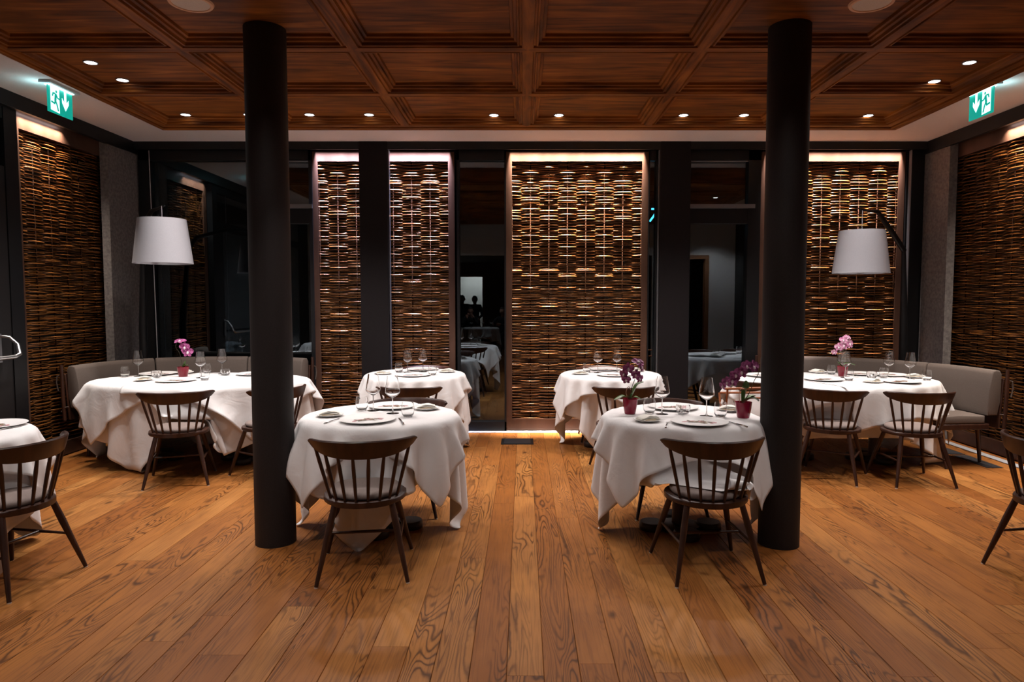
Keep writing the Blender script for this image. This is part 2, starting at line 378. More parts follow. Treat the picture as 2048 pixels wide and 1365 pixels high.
# thin pale edges of the pilaster side channels
for n, x in ((6, -1.49), (7, 1.512), (8, 4.31)):
    struct('trim_%d' % n, one(box, (x-.004, 7.67, .02), (x+.004, 7.72, 3.16)), M['alu2'], label='thin metal channel edge at x %d of the rear wall' % n)
    bpy.data.objects['trim_%d' % n]['label'] = {6: 'thin metal edge beside the left dark pilaster', 7: 'thin metal edge left of the right dark pilaster', 8: 'thin metal edge by the right corner'}[n]
def window(n, x0, x1, lb, fl=.04, fr=.04, mull=None, transom=None, top=3.06):
    w_ = struct('window_%d' % n, one(box, (x0, 7.73, .0), (x0+fl, 7.83, 3.17)), M['black'], label=lb)
    fr_ = BM(); box(fr_, (x1-fr, 7.73, 0), (x1, 7.83, 3.17)); box(fr_, (x0, 7.73, top), (x1, 7.83, 3.17)); box(fr_, (x0, 7.73, 0), (x1, 7.83, .11))
    if mull: box(fr_, (mull-.035, 7.73, 0), (mull+.035, 7.83, 3.17))
    obj('window_frame', fr_, M['black'], w_)
    if transom:
        b = BM(); box(b, (transom[0], 7.715, 2.527), (transom[1], 7.83, 2.572)); obj('transom_bar', b, M['alu2'], w_)
        b = BM(); box(b, (transom[0], 7.74, 2.36), (transom[1], 7.82, 2.527)); obj('door_head', b, M['black'], w_)
        b = BM(); box(b, (transom[0], 7.735, 3.045), (transom[1], 7.745, 3.053)); obj('glazing_bead', b, M['alu2'], w_)
    return w_
W1 = window(1, XL+.02, -2.36, 'large dark window behind the left round-backed table, reflecting the left wall', .12, .04, -3.05, (-3.0, -2.36))
W2 = window(2, -.745, -.19, 'narrow dark window between the left and central woven screens', .03, .02)
W3 = window(3, 1.41, 1.52, 'slim dark window strip between the central screen and right pilaster', .01, .03)
W4 = window(4, 1.86, 2.665, 'dark window with high transom left of the right column', .02, .14, None, (1.86, 2.60))
for w_, x0, x1 in ((W1, XL+.14, -2.40), (W2, -.715, -.21), (W3, 1.42, 1.49), (W4, 1.88, 2.53)):
    obj('pane', ([(x0, 7.79, .10), (x1, 7.79, .10), (x1, 7.79, 3.08), (x0, 7.79, 3.08)], [], [(0, 1, 2, 3)]), M['glass'], w_)
struct('trim_9', one(box, (4.29, 7.73, 0), (XR, 7.83, 3.2)), M['black'], label='black corner post right of the right woven screen')
struct('wall_back_outside', one(box, (-9, 10.6, -.2), (9, 10.7, 4)), mat('night', (.004, .004, .005), 1.), label='night darkness outside')

# small cyan mark in the slim window strip, drawn as glowing tubes outside
o = BM()
def npx(p): return ((p[0]-1046)/1365*9.12, 9.0, 2.62-(p[1]-427)/1365*9.1)
for pts in (((1297, 417), (1306, 417), (1312, 422)), ((1308, 420), (1302, 430), (1294, 441)), ((1303, 426), (1312, 427)), ((1303, 432), (1312, 435)), ((1291, 423), (1292.5, 424))):
    tube(o, [npx(p) for p in pts], .012, 8)
M['cyan_tube'] = emis('cyan_glow', (.05, .55, .9), 3.0)
o = obj('cyan_mark', o, M['cyan_tube'], None, True); tag(o, 'cyan glowing strokes outside the slim window strip right of the central screen', 'neon sign')
# ---------------- woven screens ----------------
def weave(W, Hh, seed, pitch=.0165, stake=.215):
    rs = np.random.RandomState(seed)
    per = 7; n_st = max(2, round(W/stake)); s = W/n_st
    rows = int(Hh/pitch); V = []; F = []; nv = 0
    K = 5; ca, sa = np.cos(np.arange(K)*2*PI/K+.3), np.sin(np.arange(K)*2*PI/K+.3)
    for r in range(rows):
        z0 = (r+.5)*pitch
        ph = (r+rs.randint(0, 2)*(rs.rand() < .12)) % 2
        nseg = n_st*per+1
        x = np.linspace(.0, W, nseg)
        amp = rs.uniform(.016, .032)
        y = amp*np.cos(PI*x/s+PI*ph)
        y = np.sign(y)*np.abs(y)**.7*amp**.3
        z = z0+rs.randn()*.002+np.interp(x, np.linspace(0, W, n_st+1), rs.randn(n_st+1)*.0030)
        rad = rs.uniform(.0040, .0074)*(1+.18*np.interp(x, np.linspace(0, W, 5), rs.randn(5)))
        y = y+rs.randn()*.003
        vv = np.empty((nseg, K, 3)); vv[..., 0] = x[:, None]; vv[..., 1] = y[:, None]+rad[:, None]*ca; vv[..., 2] = z[:, None]+rad[:, None]*sa
        V.append(vv.reshape(-1, 3))
        i = np.arange(nseg-1)[:, None]; k = np.arange(K)[None]
        a = nv+i*K+k; b = nv+i*K+(k+1) % K
        F.append(np.stack([a, b, b+K, a+K], -1).reshape(-1, 4)); nv += nseg*K
    return np.concatenate(V).tolist(), [], np.concatenate(F).tolist(), n_st, s
def screen(name, lb, loc, rz, W, z0, z1, seed, fw=.07, ft=.105, fbm=.13, group='woven willow screens'):
    # local frame: x along the wall, y away from the room
    t = thing(name, lb, 'screen', loc, rz, group)
    bm = BM()
    box(bm, (0, 0, z0), (fw, .075, z1)); box(bm, (W-fw, 0, z0), (W, .075, z1)); box(bm, (fw, 0, z1-ft), (W-fw, .075, z1)); box(bm, (fw, 0, z0), (W-fw, .075, z0+fbm))
    obj('frame', bm, M['bronze'], t)
    v, e, f, n_st, s = weave(W-2*fw, z1-ft-z0-fbm, seed)
    o = obj('willow_weave', (v, e, f), M['wicker'], t, True); o.location = (fw, .042, z0+fbm)
    bm = BM()
    for k in range(n_st+1): tube(bm, [(fw+k*s, .042, z0+fbm), (fw+k*s, .042, z1-ft)], .006, 6)
    obj('stakes', bm, M['stake'], t, True)
    bm = BM(); box(bm, (fw, .085, z0+.01), (W-fw, .095, z1)); obj('backing', bm, M['black'], t)
    return t
ypn = 7.745
screen('woven_screen', 'woven willow screen behind the left dark pilaster, framed in bronze', (-2.37, ypn, 0), 0, 1.60, .012, 3.155, 1)
screen('woven_screen', 'woven willow screen at the centre, between narrow window and right pilaster', (-.194, ypn, 0), 0, 1.60, .012, 3.155, 2)
screen('woven_screen', 'woven willow screen behind the white hanging lamp and right column', (2.67, ypn, 0), 0, 1.61, .012, 3.155, 3)
def led(loc, target, ln, power, col, dx=(1, 0)):
    # the strip itself, glowing, with its light
    a = area(loc, target, ln, .014, power, col)
    return a
for x0, W_, col, p in ((-2.37, 1.60, (.66, .68, 1.), 92), (-.194, 1.60, (1., .86, .74), 92), (2.67, 1.61, (1., .88, .86), 80)):
    area((x0+W_/2, 7.722, 3.215), (x0+W_/2, 7.722+.045, 2.56), W_-.10, .012, p*.72, col, 24)
# ---------------- left wall ----------------
struct('wall_left', one(box, (XL-.02, .9, 3.12), (XL+.02, 7.8, 3.26)), M['black'], label='black rail along the top of the left wall')
struct('trim_10', one(box, (XL-.085, 7.2, 0), (XL, 7.80, 3.25)), M['stone'], label='rough grey rendered pier in the left corner')
screen('woven_screen', 'woven willow screen on the left wall beside the glass door', (XL-.09, 5.98, 0), R(90), 1.45, .012, 3.17, 4, fw=.085, ft=.17)
struct('wall_left.001', one(box, (XL-.35, .9, 0), (XL-.25, 7.8, 3.26)), M['black'], label='black outer wall behind the left screen')
D = struct('door_1', one(box, (XL-.10, 5.80, 0), (XL-.02, 5.95, 3.12)), M['black'], label='glass door with metal handle on the left wall')
bm = BM(); box(bm, (XL-.10, 2.2, 2.50), (XL-.03, 5.80, 2.62)); box(bm, (XL-.10, 2.2, 3.02), (XL-.03, 5.8, 3.12)); box(bm, (XL-.10, 5.62, 0), (XL-.03, 5.80, 2.5)); box(bm, (XL-.10, 2.2, 0), (XL-.03, 5.62, .12)); box(bm, (XL-.10, 3.9, 0), (XL-.03, 4.05, 3.12))
obj('door_frame', bm, M['blk2'], D)
obj('pane', ([(XL-.06, 2.2, .1), (XL-.06, 5.7, .1), (XL-.06, 5.7, 3.1), (XL-.06, 2.2, 3.1)], [], [(0, 1, 2, 3)]), M['glass'], D)
bm = BM(); box(bm, (XL-.03, 5.50, .1), (XL-.022, 5.512, 2.5)); box(bm, (XL-.03, 5.50, 2.62), (XL-.022, 5.512, 3.02)); obj('weather_strip', bm, M['alu2'], D)
bm = BM(); tube(bm, [(XL+.12, 4.2, 1.03), (XL+.12, 5.62, 1.03), (XL+.12, 5.68, 1.05), (XL+.09, 5.70, 1.13), (XL+.04, 5.68, 1.19), (XL-.02, 5.66, 1.20)], [.017, .017, .018, .015, .012, .012], 10); obj('door_handle', bm, M['alu'], D, 50)
bm = BM(); box(bm, (XL-.03, 5.62, .98), (XL-.015, 5.665, 1.22)); obj('handle_plate', bm, M['alu2'], D)
# ---------------- right wall ----------------
struct('wall_right', one(box, (XR-.02, .9, 3.12), (XR+.02, 7.8, 3.26)), M['black'], label='black rail along the top of the right wall')
struct('trim_11', one(box, (XR, 7.28, 0), (XR+.085, 7.80, 3.25)), M['stone'], label='rough grey rendered pier in the right corner')
screen('woven_screen', 'woven willow screen on the right wall beside the banquette', (XR+.09, 7.45, 0), R(-90), 2.79, .012, 3.17, 5, fw=.085, ft=.17)
struct('wall_right.001', one(box, (XR+.25, .9, 0), (XR+.35, 7.8, 3.26)), M['black'], label='black outer wall behind the right screen')
struct('wall_right.002', one(box, (XR+.02, 1.0, 0), (XR+.12, 4.64, 3.2)), M['blk2'], label='dark wall panel right of the screen')
for nm, x, y0, y1, col, sx in (('led_strip', XL-.045, 6.06, 6.62, (1, .86, .74), -1), ('led_strip', XR+.045, 5.0, 6.55, (1, .86, .74), 1)):
    o = obj(nm, one(box, (x-.008, y0, 3.135), (x+.008, y1, 3.145)), M['ledw'])
    tag(o, 'glowing white strip lamp above the %s woven screen' % ('left wall' if sx < 0 else 'right wall'), 'strip lamp')
    area((x, (y0+y1)/2, 3.128), (x+sx*.16, (y0+y1)/2, 2.3), y1-y0, .014, 30*(y1-y0)/.56*.6, col, 100)
# ---------- tablecloth draping: a small position-based cloth solver ----------
def upsample(P, k=3):
    n, m = P.shape[:2]
    ii = np.linspace(0, n-1, (n-1)*k+1); jj = np.linspace(0, m-1, (m-1)*k+1)
    i0 = np.minimum(ii.astype(int), n-2); j0 = np.minimum(jj.astype(int), m-2)
    fi = (ii-i0)[:, None, None]; fj = (jj-j0)[None, :, None]
    A = P[i0][:, j0]; B = P[i0+1][:, j0]; Cc = P[i0][:, j0+1]; D = P[i0+1][:, j0+1]
    return A*(1-fi)*(1-fj)+B*fi*(1-fj)+Cc*(1-fi)*fj+D*fi*fj
NT, NZ = 160, 40
def outer_map(P, a, b, zt, prev=None):
    Q = upsample(P).reshape(-1, 3)
    M = np.zeros((NT, NZ)) if prev is None else prev.copy()
    th = ((np.arctan2(Q[:, 1]/b, Q[:, 0]/a)/(2*math.pi)) % 1*NT).astype(int) % NT
    zi = np.clip((Q[:, 2]/zt*NZ).astype(int), 0, NZ-1)
    rho = np.hypot(Q[:, 0]/a, Q[:, 1]/b)
    np.maximum.at(M, (th, zi), rho)
    N = M.copy()
    for s in (-1, 1):
        N = np.maximum(N, np.roll(M, s, 0)-.004)
    N[:, 1:] = np.maximum(N[:, 1:], M[:, :-1]); N[:, :-1] = np.maximum(N[:, :-1], M[:, 1:])
    return N
def drape(a, b, zt, hx, hy, rot=0., cen=(0, 0), omap=None, seats=(), step=.042, steps=130, iters=16, seed=1, bend=.07):
    rng = np.random.RandomState(seed)
    n = int(2*hx/step)+1; m = int(2*hy/step)+1
    u = np.linspace(-hx, hx, n); v = np.linspace(-hy, hy, m)
    U, V = np.meshgrid(u, v, indexing='ij')
    c, s = math.cos(rot), math.sin(rot)
    X = c*U-s*V+cen[0]; Y = s*U+c*V+cen[1]
    dx = u[1]-u[0]; dy = v[1]-v[0]
    rho = np.hypot(X/a, Y/b)+1e-6
    over = np.maximum(0, (rho-1)/rho)                       # share beyond the rim
    hang = np.hypot(X, Y)*over
    ex, ey = X*(1-over), Y*(1-over)
    th = np.arctan2(Y/b, X/a)
    k = hang*(.17+.16*np.sin(th*10+seed)+.10*np.sin(th*17+2*seed))
    nrm = np.hypot(ex/a**2, ey/b**2)+1e-9
    P = np.stack([ex+ex/a**2/nrm*k, ey+ey/b**2/nrm*k, zt+.004-hang*.9], -1)
    P += rng.randn(*P.shape)*.002
    P[..., 2] = np.maximum(P[..., 2], .01)
    Vv = np.zeros_like(P)
    pin = rho < .90; P0 = np.stack([X, Y, np.full_like(X, zt+.001)], -1); P[pin] = P0[pin]
    def con(A, B, L, k):
        d = B-A; l = np.sqrt((d*d).sum(-1, keepdims=True))+1e-9
        q = d*((l-L)/l*.5*k); A += q; B -= q
    dg = math.hypot(dx, dy)
    dt = 1/60.
    for it in range(steps):
        Vv[..., 2] -= 9.8*dt; Vv *= .965
        O = P.copy(); P = P+Vv*dt
        for q in range(iters):
            for o in (0, 1):
                con(P[o:n-1:2], P[o+1:n:2], dx, 1.) if len(P[o:n-1:2]) == len(P[o+1:n:2]) else None
                con(P[:, o:m-1:2], P[:, o+1:m:2], dy, 1.)
            for o in (0, 1):
                A = P[o:n-1:2]; B = P[o+1:n:2]
                con(A[:, :-1], B[:, 1:], dg, .25); con(A[:, 1:], B[:, :-1], dg, .25)
            for o in (0, 1, 2, 3):
                A = P[o:n-2:4]; B = P[o+2:n:4]
                if len(A) and len(A) == len(B): con(A, B, 2*dx, bend)
                A = P[:, o:m-2:4]; B = P[:, o+2:m:4]
                if A.shape[1] and A.shape == B.shape: con(A, B, 2*dy, bend)
            if q % 3 == 2 or q == iters-1:
                x, y, z = P[..., 0], P[..., 1], P[..., 2]
                rho = np.hypot(x/a, y/b)+1e-9
                lim = np.where(z > zt-.04, 1.004, 1.004-.30*np.clip(zt-.04-z, 0, .5))
                if omap is not None:
                    ti = ((np.arctan2(y/b, x/a)/(2*math.pi)) % 1*NT); t0 = ti.astype(int) % NT; t1 = (t0+1) % NT
                    zi = np.clip((z/zt*NZ).astype(int), 0, NZ-1)
                    lim2 = np.maximum(omap[t0, zi], omap[t1, zi])+.010/min(a, b)
                    lim = np.where(z < zt-.012, np.maximum(lim, lim2), lim)
                inside = (rho < lim) & (z < zt)
                top = inside & ((zt-z) < (lim-rho)*min(a, b)*1.0+.0) & (zt-z < .06)
                side = inside & ~top
                z[top] = zt
                f = np.where(side, lim/rho, 1.); x *= f; y *= f
                for sx, sy, sr, sz in seats:
                    ddx = x-sx; ddy = y-sy; dd = np.hypot(ddx, ddy)+1e-9
                    ins = (dd < abs(sr)) & (z < sz)
                    up = ins & ((sz-z) < .09) & (sr > .2); so = ins & ~up
                    z[up] = sz
                    if sr > 0:
                        g = np.where(so, abs(sr)/dd, 1.); P[..., 0] = sx+ddx*g; P[..., 1] = sy+ddy*g
                    else:                               # a chair back: the cloth hangs on the table side of it
                        l_ = math.hypot(sx, sy); nx, ny = -sx/l_, -sy/l_
                        tt = -ddx*ny+ddy*nx; al = np.sqrt(np.maximum(sr*sr-tt*tt, 0))
                        P[..., 0] = np.where(so, sx+nx*al-ny*tt, x); P[..., 1] = np.where(so, sy+ny*al+nx*tt, y)
                    x, y, z = P[..., 0], P[..., 1], P[..., 2]
                np.maximum(z, .012, out=z)
                over_ = (np.hypot(x/a, y/b) < 1.03) & (z > zt+.003); z[over_] = zt+.003
                P[pin] = P0[pin]
        Vv = (P-O)/dt
        Vv[pin] = 0
    return P
# ---------------- chairs ----------------
def make_chair(label, loc, rz, group='spindle-back dining chairs'):
    t = thing('dining_chair', label, 'chair', loc, rz, group)
    seat_poly = []
    for i in range(36):
        a = 2*PI*i/36; c, s = math.cos(a), math.sin(a); k = .8 if s > 0 else 1.
        seat_poly.append((.225*math.copysign(abs(c)**k, c), (.215 if s > 0 else .222)*math.copysign(abs(s)**k, s)))
    obj('seat', one(prism, seat_poly, .400, .430, .011), M['chair'], t, 50)
    bm = BM(); poly = [(x*.86, y*.86+.008) for x, y in seat_poly]
    rings = []
    for sc, z in ((.95, .430), (1.0, .440), (1.0, .452), (.95, .463), (.8, .469), (.45, .472)):
        rings.append([bm.verts.new((x*sc, y*sc, z)) for x, y in poly])
    for A, B in zip(rings, rings[1:]):
        for i in range(36): bm.faces.new((A[i], A[(i+1) % 36], B[(i+1) % 36], B[i]))
    bm.faces.new(rings[0]); bm.faces.new(rings[-1])
    obj('cushion', bm, M['seat'], t, True)
    # crest: a board bent round the sitter, deep in the middle and thinning to blunt tips
    rc, yc, A0 = .3156, .0456, R(64)
    bm = BM(); rings = []; n = 30
    for i in range(n+1):
        u = -1+2*i/n; a = u*A0; f = abs(u)
        top = .768-.006*f**2; h = .098*(1-f**2.6)+.036*f**2.6
        if f > .93: e = (f-.93)/.07; h *= 1-.45*e*e; top -= .008*e*e
        bot = top-h
        ring = []
        for z, dr in ((top, -.007), (top, .005), (top-.006, .010), (bot+.006, .004), (bot, -.001), (bot, -.011), (bot+.006, -.015), (top-.006, -.012)):
            rr = rc+dr-(top-z)*.16; ring.append(bm.verts.new((rr*math.sin(a), yc-rr*math.cos(a), z)))
        rings.append(ring)
    for A, B in zip(rings, rings[1:]):
        for k in range(8): bm.faces.new((A[k], A[(k+1) % 8], B[(k+1) % 8], B[k]))
    bm.faces.new(rings[0]); bm.faces.new(rings[-1])
    obj('crest_rail', bm, M['chair'], t, 40)
    for i in range(8):
        u = -1+2*i/7; at_ = u*R(55); ab = u*R(62)
        f = abs(u*55/64); zt_ = .768-(.098*(1-f**2.6)+.036*f**2.6)+.012
        rr = rc-.005-(.768-zt_)*.16
        p1 = Vector((rr*math.sin(at_), yc-rr*math.cos(at_), zt_)); p0 = Vector((.198*math.sin(ab), -.198*math.cos(ab), .425))
        obj('spindle', one(tube, [p0, p0.lerp(p1, .35), p0.lerp(p1, .72), p1], [.0075, .0095, .0105, .008], 8), M['chair'], t, 60)
    feet = {}
    for sx in (-1, 1):
        for sy, fx, fy in ((-1, .236, -.252), (1, .245, .245)):
            p0 = Vector((sx*.150, sy*.135, .405)); p1 = Vector((sx*fx, fy, .004)); feet[sx, sy] = (p0, p1)
            lg = obj('leg', one(tube, [p0, p0.lerp(p1, .3), p1], [.0165, .0185, .0105], 10), M['chair'], t, 60)
            obj('glide', one(lathe, [(0, 0), (.010, 0), (.010, .006), (0, .006)], 10, (p1.x, p1.y, 0)), M['glide'], lg)
    mids = []
    for sx in (-1, 1):
        a = feet[sx, -1]; b = feet[sx, 1]; p = a[0].lerp(a[1], .50); q = b[0].lerp(b[1], .50); mids.append(p.lerp(q, .5))
        obj('stretcher', one(tube, [p, p.lerp(q, .5), q], [.007, .0095, .007], 8), M['chair'], t, 60)
    obj('stretcher', one(tube, [mids[0], mids[0].lerp(mids[1], .5), mids[1]], [.007, .0095, .007], 8), M['chair'], t, 60)
    return t
ch0 = make_chair('dark spindle-back chair with its back to the camera at the front left round table', (-.88, 3.755, 0), R(8))
G = None
for x, y, a, lb in (
    (1.02, 3.745, 4, 'dark spindle-back chair with its back to the camera at the front right round table'),
    (-.84, 4.84, 180, 'dark spindle-back chair facing the camera behind the front left round table, mostly hidden'),
    (1.02, 4.81, 180, 'dark spindle-back chair facing the camera behind the front right round table, mostly hidden'),
    (-.97, 5.92, -4, 'dark spindle-back chair in front of the rear left round table, behind the wine glasses'),
    (.87, 5.92, 4, 'dark spindle-back chair in front of the rear right round table, behind the left orchid'),
    (-1.06, 7.33, 180, 'dark spindle-back chair behind the rear left round table, only its top rail showing'),
    (.86, 7.33, 180, 'dark spindle-back chair behind the rear right round table, by the central screen'),
    (-2.85, 5.60, 19, 'dark spindle-back chair in front of the left long table, left of the left column'),
    (-2.17, 5.82, 55, 'dark spindle-back chair hidden behind the left column'),
    (2.62, 5.74, -33, 'dark spindle-back chair just right of the right column at the right long table'),
    (3.22, 5.60, -2, 'dark spindle-back chair before the right long table, nearest the banquette end'),
    (2.20, 6.30, -69, 'dark spindle-back chair at the left end of the right long table, behind the right orchid'),
    (-2.75, 3.57, 80, 'dark spindle-back chair cut off by the left edge of the photo'),
    (2.905, 3.61, -81, 'dark spindle-back chair cut off by the right edge of the photo')):
    dup(ch0, (x, y, 0), R(a), lb)

# ---------------- tables and cloths ----------------
ZT = .748
def pedestal_table(x, y, a, b, lb, group, rz=0):
    t = thing('table', lb, 'table', (x, y, 0), rz, group)
    poly = [(a*math.cos(2*PI*i/56), b*math.sin(2*PI*i/56)) for i in range(56)]
    obj('tabletop', one(prism, [(p*.965, q*.965) for p, q in poly], ZT-.036, ZT-.006, .010), M['ped'], t, 40)
    xs_ = [0] if a < .7 else [-a*.45, a*.45]
    for px in xs_:
        p = obj('pedestal', one(lathe, [(.055, .03), (.052, .10), (.050, .62), (.075, .70), (.16, .714)], 20, (px, 0, 0), True), M['ped'], t, 40)
        for k in range(4):
            an = k*PI/2; c = (px+.185*math.cos(an), .185*math.sin(an))
            bm = BM(); lathe(bm, [(0, 0), (.078, 0), (.082, .006), (.082, .042), (.074, .052), (0, .053)], 24, (c[0], c[1], 0))
            obj('foot', bm, M['black_wood'], t, 40)
        obj('base', one(lathe, [(0, 0), (.13, 0), (.13, .036), (.10, .045), (0, .045)], 28, (px, 0, 0)), M['black_wood'], t, 40)
    return t
TB = {'FL': (-.93, 4.43, 0), 'FR': (1.03, 4.40, 0), 'BL': (-1.10, 6.93, 0), 'BR': (.89, 6.93, 0), 'L': (-3.03, 6.38, 0), 'R': (2.90, 6.38, 0), 'X': (-3.30, 3.72, 0)}
PH = {'FL': 'front left round table', 'FR': 'front right round table', 'BL': 'rear left round table', 'BR': 'rear right round table',
      'L': 'long table by the left banquette', 'R': 'long table by the right banquette', 'X': 'table cut off at the left edge'}
def grid_obj(name, P, lb, grp, loc, rz=0, mirror=False):
    n, m = P.shape[:2]; Q = P.reshape(-1, 3).copy()
    i = np.arange(n-1)[:, None]*m; j = np.arange(m-1)[None]
    f = np.stack([i+j, i+j+m, i+j+m+1, i+j+1], -1).reshape(-1, 4).tolist()
    o = obj(name, (Q.tolist(), [], f), M['cloth'], None, True)
    s = o.modifiers.new('s', 'SUBSURF'); s.levels = 1; s.render_levels = 1
    s = o.modifiers.new('t', 'SOLIDIFY'); s.thickness = .0016; s.offset = 0
    o.location = loc; o.rotation_euler = (0, 0, rz)
    return tag(o, lb, 'tablecloth', grp)
RT = .505
def cloth_pair(u, o, seats, seed):
    U = drape(RT, RT, .750, u[0], u[0], rot=R(u[1]), seats=seats, seed=seed, step=.036, steps=150, cen=u[2])
    m = outer_map(U, RT, RT, .750)
    O = drape(RT, RT, .755, o[0], o[0], rot=R(o[1]), omap=m, seats=[(a, b, c+math.copysign(.012, c), d+.012) for a, b, c, d in seats], seed=seed+7, step=.034, steps=150, cen=o[2])
    return U, O
sets = {
    'F': cloth_pair((.835, 42, (0, 0)), (.68, 3, (0, 0)), [(.05, -.685, -.225, .60), (.05, .40, .235, .476)], 3),
    'G': cloth_pair((.835, 50, (0, 0)), (.68, -4, (0, 0)), [(.0, -.655, .235, .476), (0, .40, .235, .476)], 5),
    'B': cloth_pair((.835, 36, (0, 0)), (.65, -12, (0, 0)), [(.02, .40, .235, .476)], 9)}
def put(key, st, rz=0, **k):
    x, y, _ = TB[key]
    pedestal_table(x, y, .495, .495, 'dark pedestal table under the white cloths of the '+PH[key] if key != 'X' else 'dark pedestal table under white cloth at the left photo edge', 'pedestal tables')
    U, O = sets[st]
    grid_obj('tablecloth', U, 'long white under-cloth reaching the floor on the '+PH[key], 'long white under-cloths', (x, y, 0), rz)
    grid_obj('overlay_cloth', O, 'short white top cloth with pointed corners, '+PH[key], 'short white top cloths', (x, y, 0), rz)
put('FL', 'F'); put('FR', 'G'); put('BL', 'B', R(8)); put('BR', 'B', R(-8)); put('X', 'B', R(75))
def big(key, a, b, seats, seed, us, os_):
    x, y, _ = TB[key]
    pedestal_table(x, y, a-.008, b-.008, 'dark oval table under white cloths, '+('left' if key == 'L' else 'right')+' banquette', 'oval banquette tables')
    m = None; z = .750
    side = 'left' if key == 'L' else 'right'
    for kk, (hx, rot, cen, nm, lb) in enumerate(us+os_):
        P = drape(a, b, z, hx, hx, rot=R(rot), cen=cen, omap=m, seats=[(p, q, r+.006*kk, s+.006*kk) for p, q, r, s in seats], seed=seed+kk, step=.040, steps=140)
        m = outer_map(P, a, b, z, m); z += .004
        grid_obj('tablecloth' if nm == 'u' else 'overlay_cloth', P, lb, 'long white under-cloths' if nm == 'u' else 'short white top cloths', (x, y, 0))
big('L', 1.0, .57, [(.18, -.78, .235, .476)], 21,
    [(.91, 40, (-.40, 0), 'u', 'long white under-cloth on the left half of the left long table'), (.90, 47, (.42, 0), 'u', 'long white under-cloth on the right half of the left long table')],
    [(.69, 10, (-.42, -.02), 'o', 'white top cloth over the left half of the left long table'), (.735, -10, (.40, 0), 'o', 'white top cloth over the right half of the left long table')])
big('R', .94, .57, [(-.28, -.66, -.20, .56), (.32, -.80, -.22, .56)], 31,
    [(.87, 9, (.42, -.05), 'u', 'long white under-cloth on the right half of the right long table'), (.90, 46, (-.20, 0), 'u', 'long white under-cloth on the left half of the right long table')],
    [(.72, 6, (-.36, 0), 'o', 'white top cloth over the left half of the right long table'), (.74, 20, (.42, -.03), 'o', 'white top cloth over the right half of the right long table')])

# ---------------- banquettes ----------------
def spline(pts, k=8):
    out = []; p = [Vector(q) for q in pts]
    for i in range(len(p)-1):
        a = p[max(i-1, 0)]; b = p[i]; c = p[i+1]; d = p[min(i+2, len(p)-1)]
        for j in range(k):
            t = j/k; out.append(.5*((2*b)+(c-a)*t+(2*a-5*b+4*c-d)*t*t+(3*b-a-3*c+d)*t**3))
    out.append(p[-1]); return out
def sweep(path, inward, prof, closed_ends=True):
    bm = BM(); rings = []
    n = len(path)
    for i, p in enumerate(path):
        t = (path[min(i+1, n-1)]-path[max(i-1, 0)]).normalized(); nn = Vector((-t.y, t.x))
        if nn.dot(inward-p) < 0: nn = -nn
        e = min(i, n-1-i); sh = 1. if e > 0 else .0
        rings.append([bm.verts.new((p.x+nn.x*d, p.y+nn.y*d, z)) for d, z in prof])
    m = len(prof)
    for A, B in zip(rings, rings[1:]):
        for k in range(m): bm.faces.new((A[k], A[(k+1) % m], B[(k+1) % m], B[k]))
    bm.faces.new(rings[0]); bm.faces.new(rings[-1])
    bmesh.ops.bevel(bm, geom=list({e for q in (rings[0], rings[-1]) for v in q for e in v.link_edges if e.other_vert(v) in q}), offset=.012, segments=3, affect='EDGES', profile=.5)
    return bm
def trimmed(pp, g=.006):
    q = list(pp); a = (q[1]-q[0]).normalized(); b = (q[-2]-q[-1]).normalized()
    q[0] = q[0]+a*g; q[-1] = q[-1]+b*g; return q
def banquette(lb, pts, cuts, center, legs):
    t = thing('banquette', lb, 'bench', (0, 0, 0), 0, 'curved upholstered banquettes')
    path = spline(pts, 8); inw = Vector(center)
    back = [(.035, .475), (.045, .52), (.03, .70), (.012, .84), (0, .868), (-.03, .881), (-.065, .874), (-.085, .84), (-.075, .60), (-.06, .475)]
    seatp = [(.06, .405), (.48, .405), (.50, .42), (.50, .45), (.48, .468), (.30, .476), (.06, .474)]
    idx = [0]+cuts+[len(path)-1]
    for a, b in zip(idx, idx[1:]):
        obj('backrest', sweep(trimmed(path[a:b+1]), inw, back), M['banq'], t, 50)
        obj('seat_cushion', sweep(trimmed(path[a:b+1]), inw, seatp), M['banq'], t, 50)
    obj('seat_frame', sweep(path, inw, [(.02, .35), (.47, .35), (.47, .402), (.02, .402)]), M['chair'], t, 40)
    obj('back_frame', sweep(path, inw, [(-.086, .36), (-.062, .36), (-.09, .80), (-.112, .80)]), M['chair'], t, 40)
    for p in (path[0], path[-1]):
        q = path[1] if p is path[0] else path[-2]; d = (p-q).normalized(); nn = Vector((-d.y, d.x)); nn = nn if nn.dot(inw-p) > 0 else -nn
        c = p+d*.018
        def P3(k, z): return (c.x+nn.x*k, c.y+nn.y*k, z)
        bm = BM(); tube(bm, [P3(-.10, .36), P3(-.11, .6), P3(-.115, .885)], [.016, .018, .016], 8); obj('end_post', bm, M['chair'], t, 50)
        bm = BM(); tube(bm, [P3(-.10, .80), P3(-.16, .78), P3(-.17, .72), P3(-.155, .64)], .006, 6); obj('cushion_tie', bm, M['banq'], t, 50); bm = BM()
        tube(bm, [P3(-.06, .49), P3(-.11, .48), P3(-.13, .44)], .006, 6); obj('cushion_tie', bm, M['banq'], t, 50)
    for (x, y), (dx, dy) in legs:
        obj('leg', one(tube, [(x, y, .36), (x+dx, y+dy, .002)], [.024, .014], 10), M['chair'], t, 50)
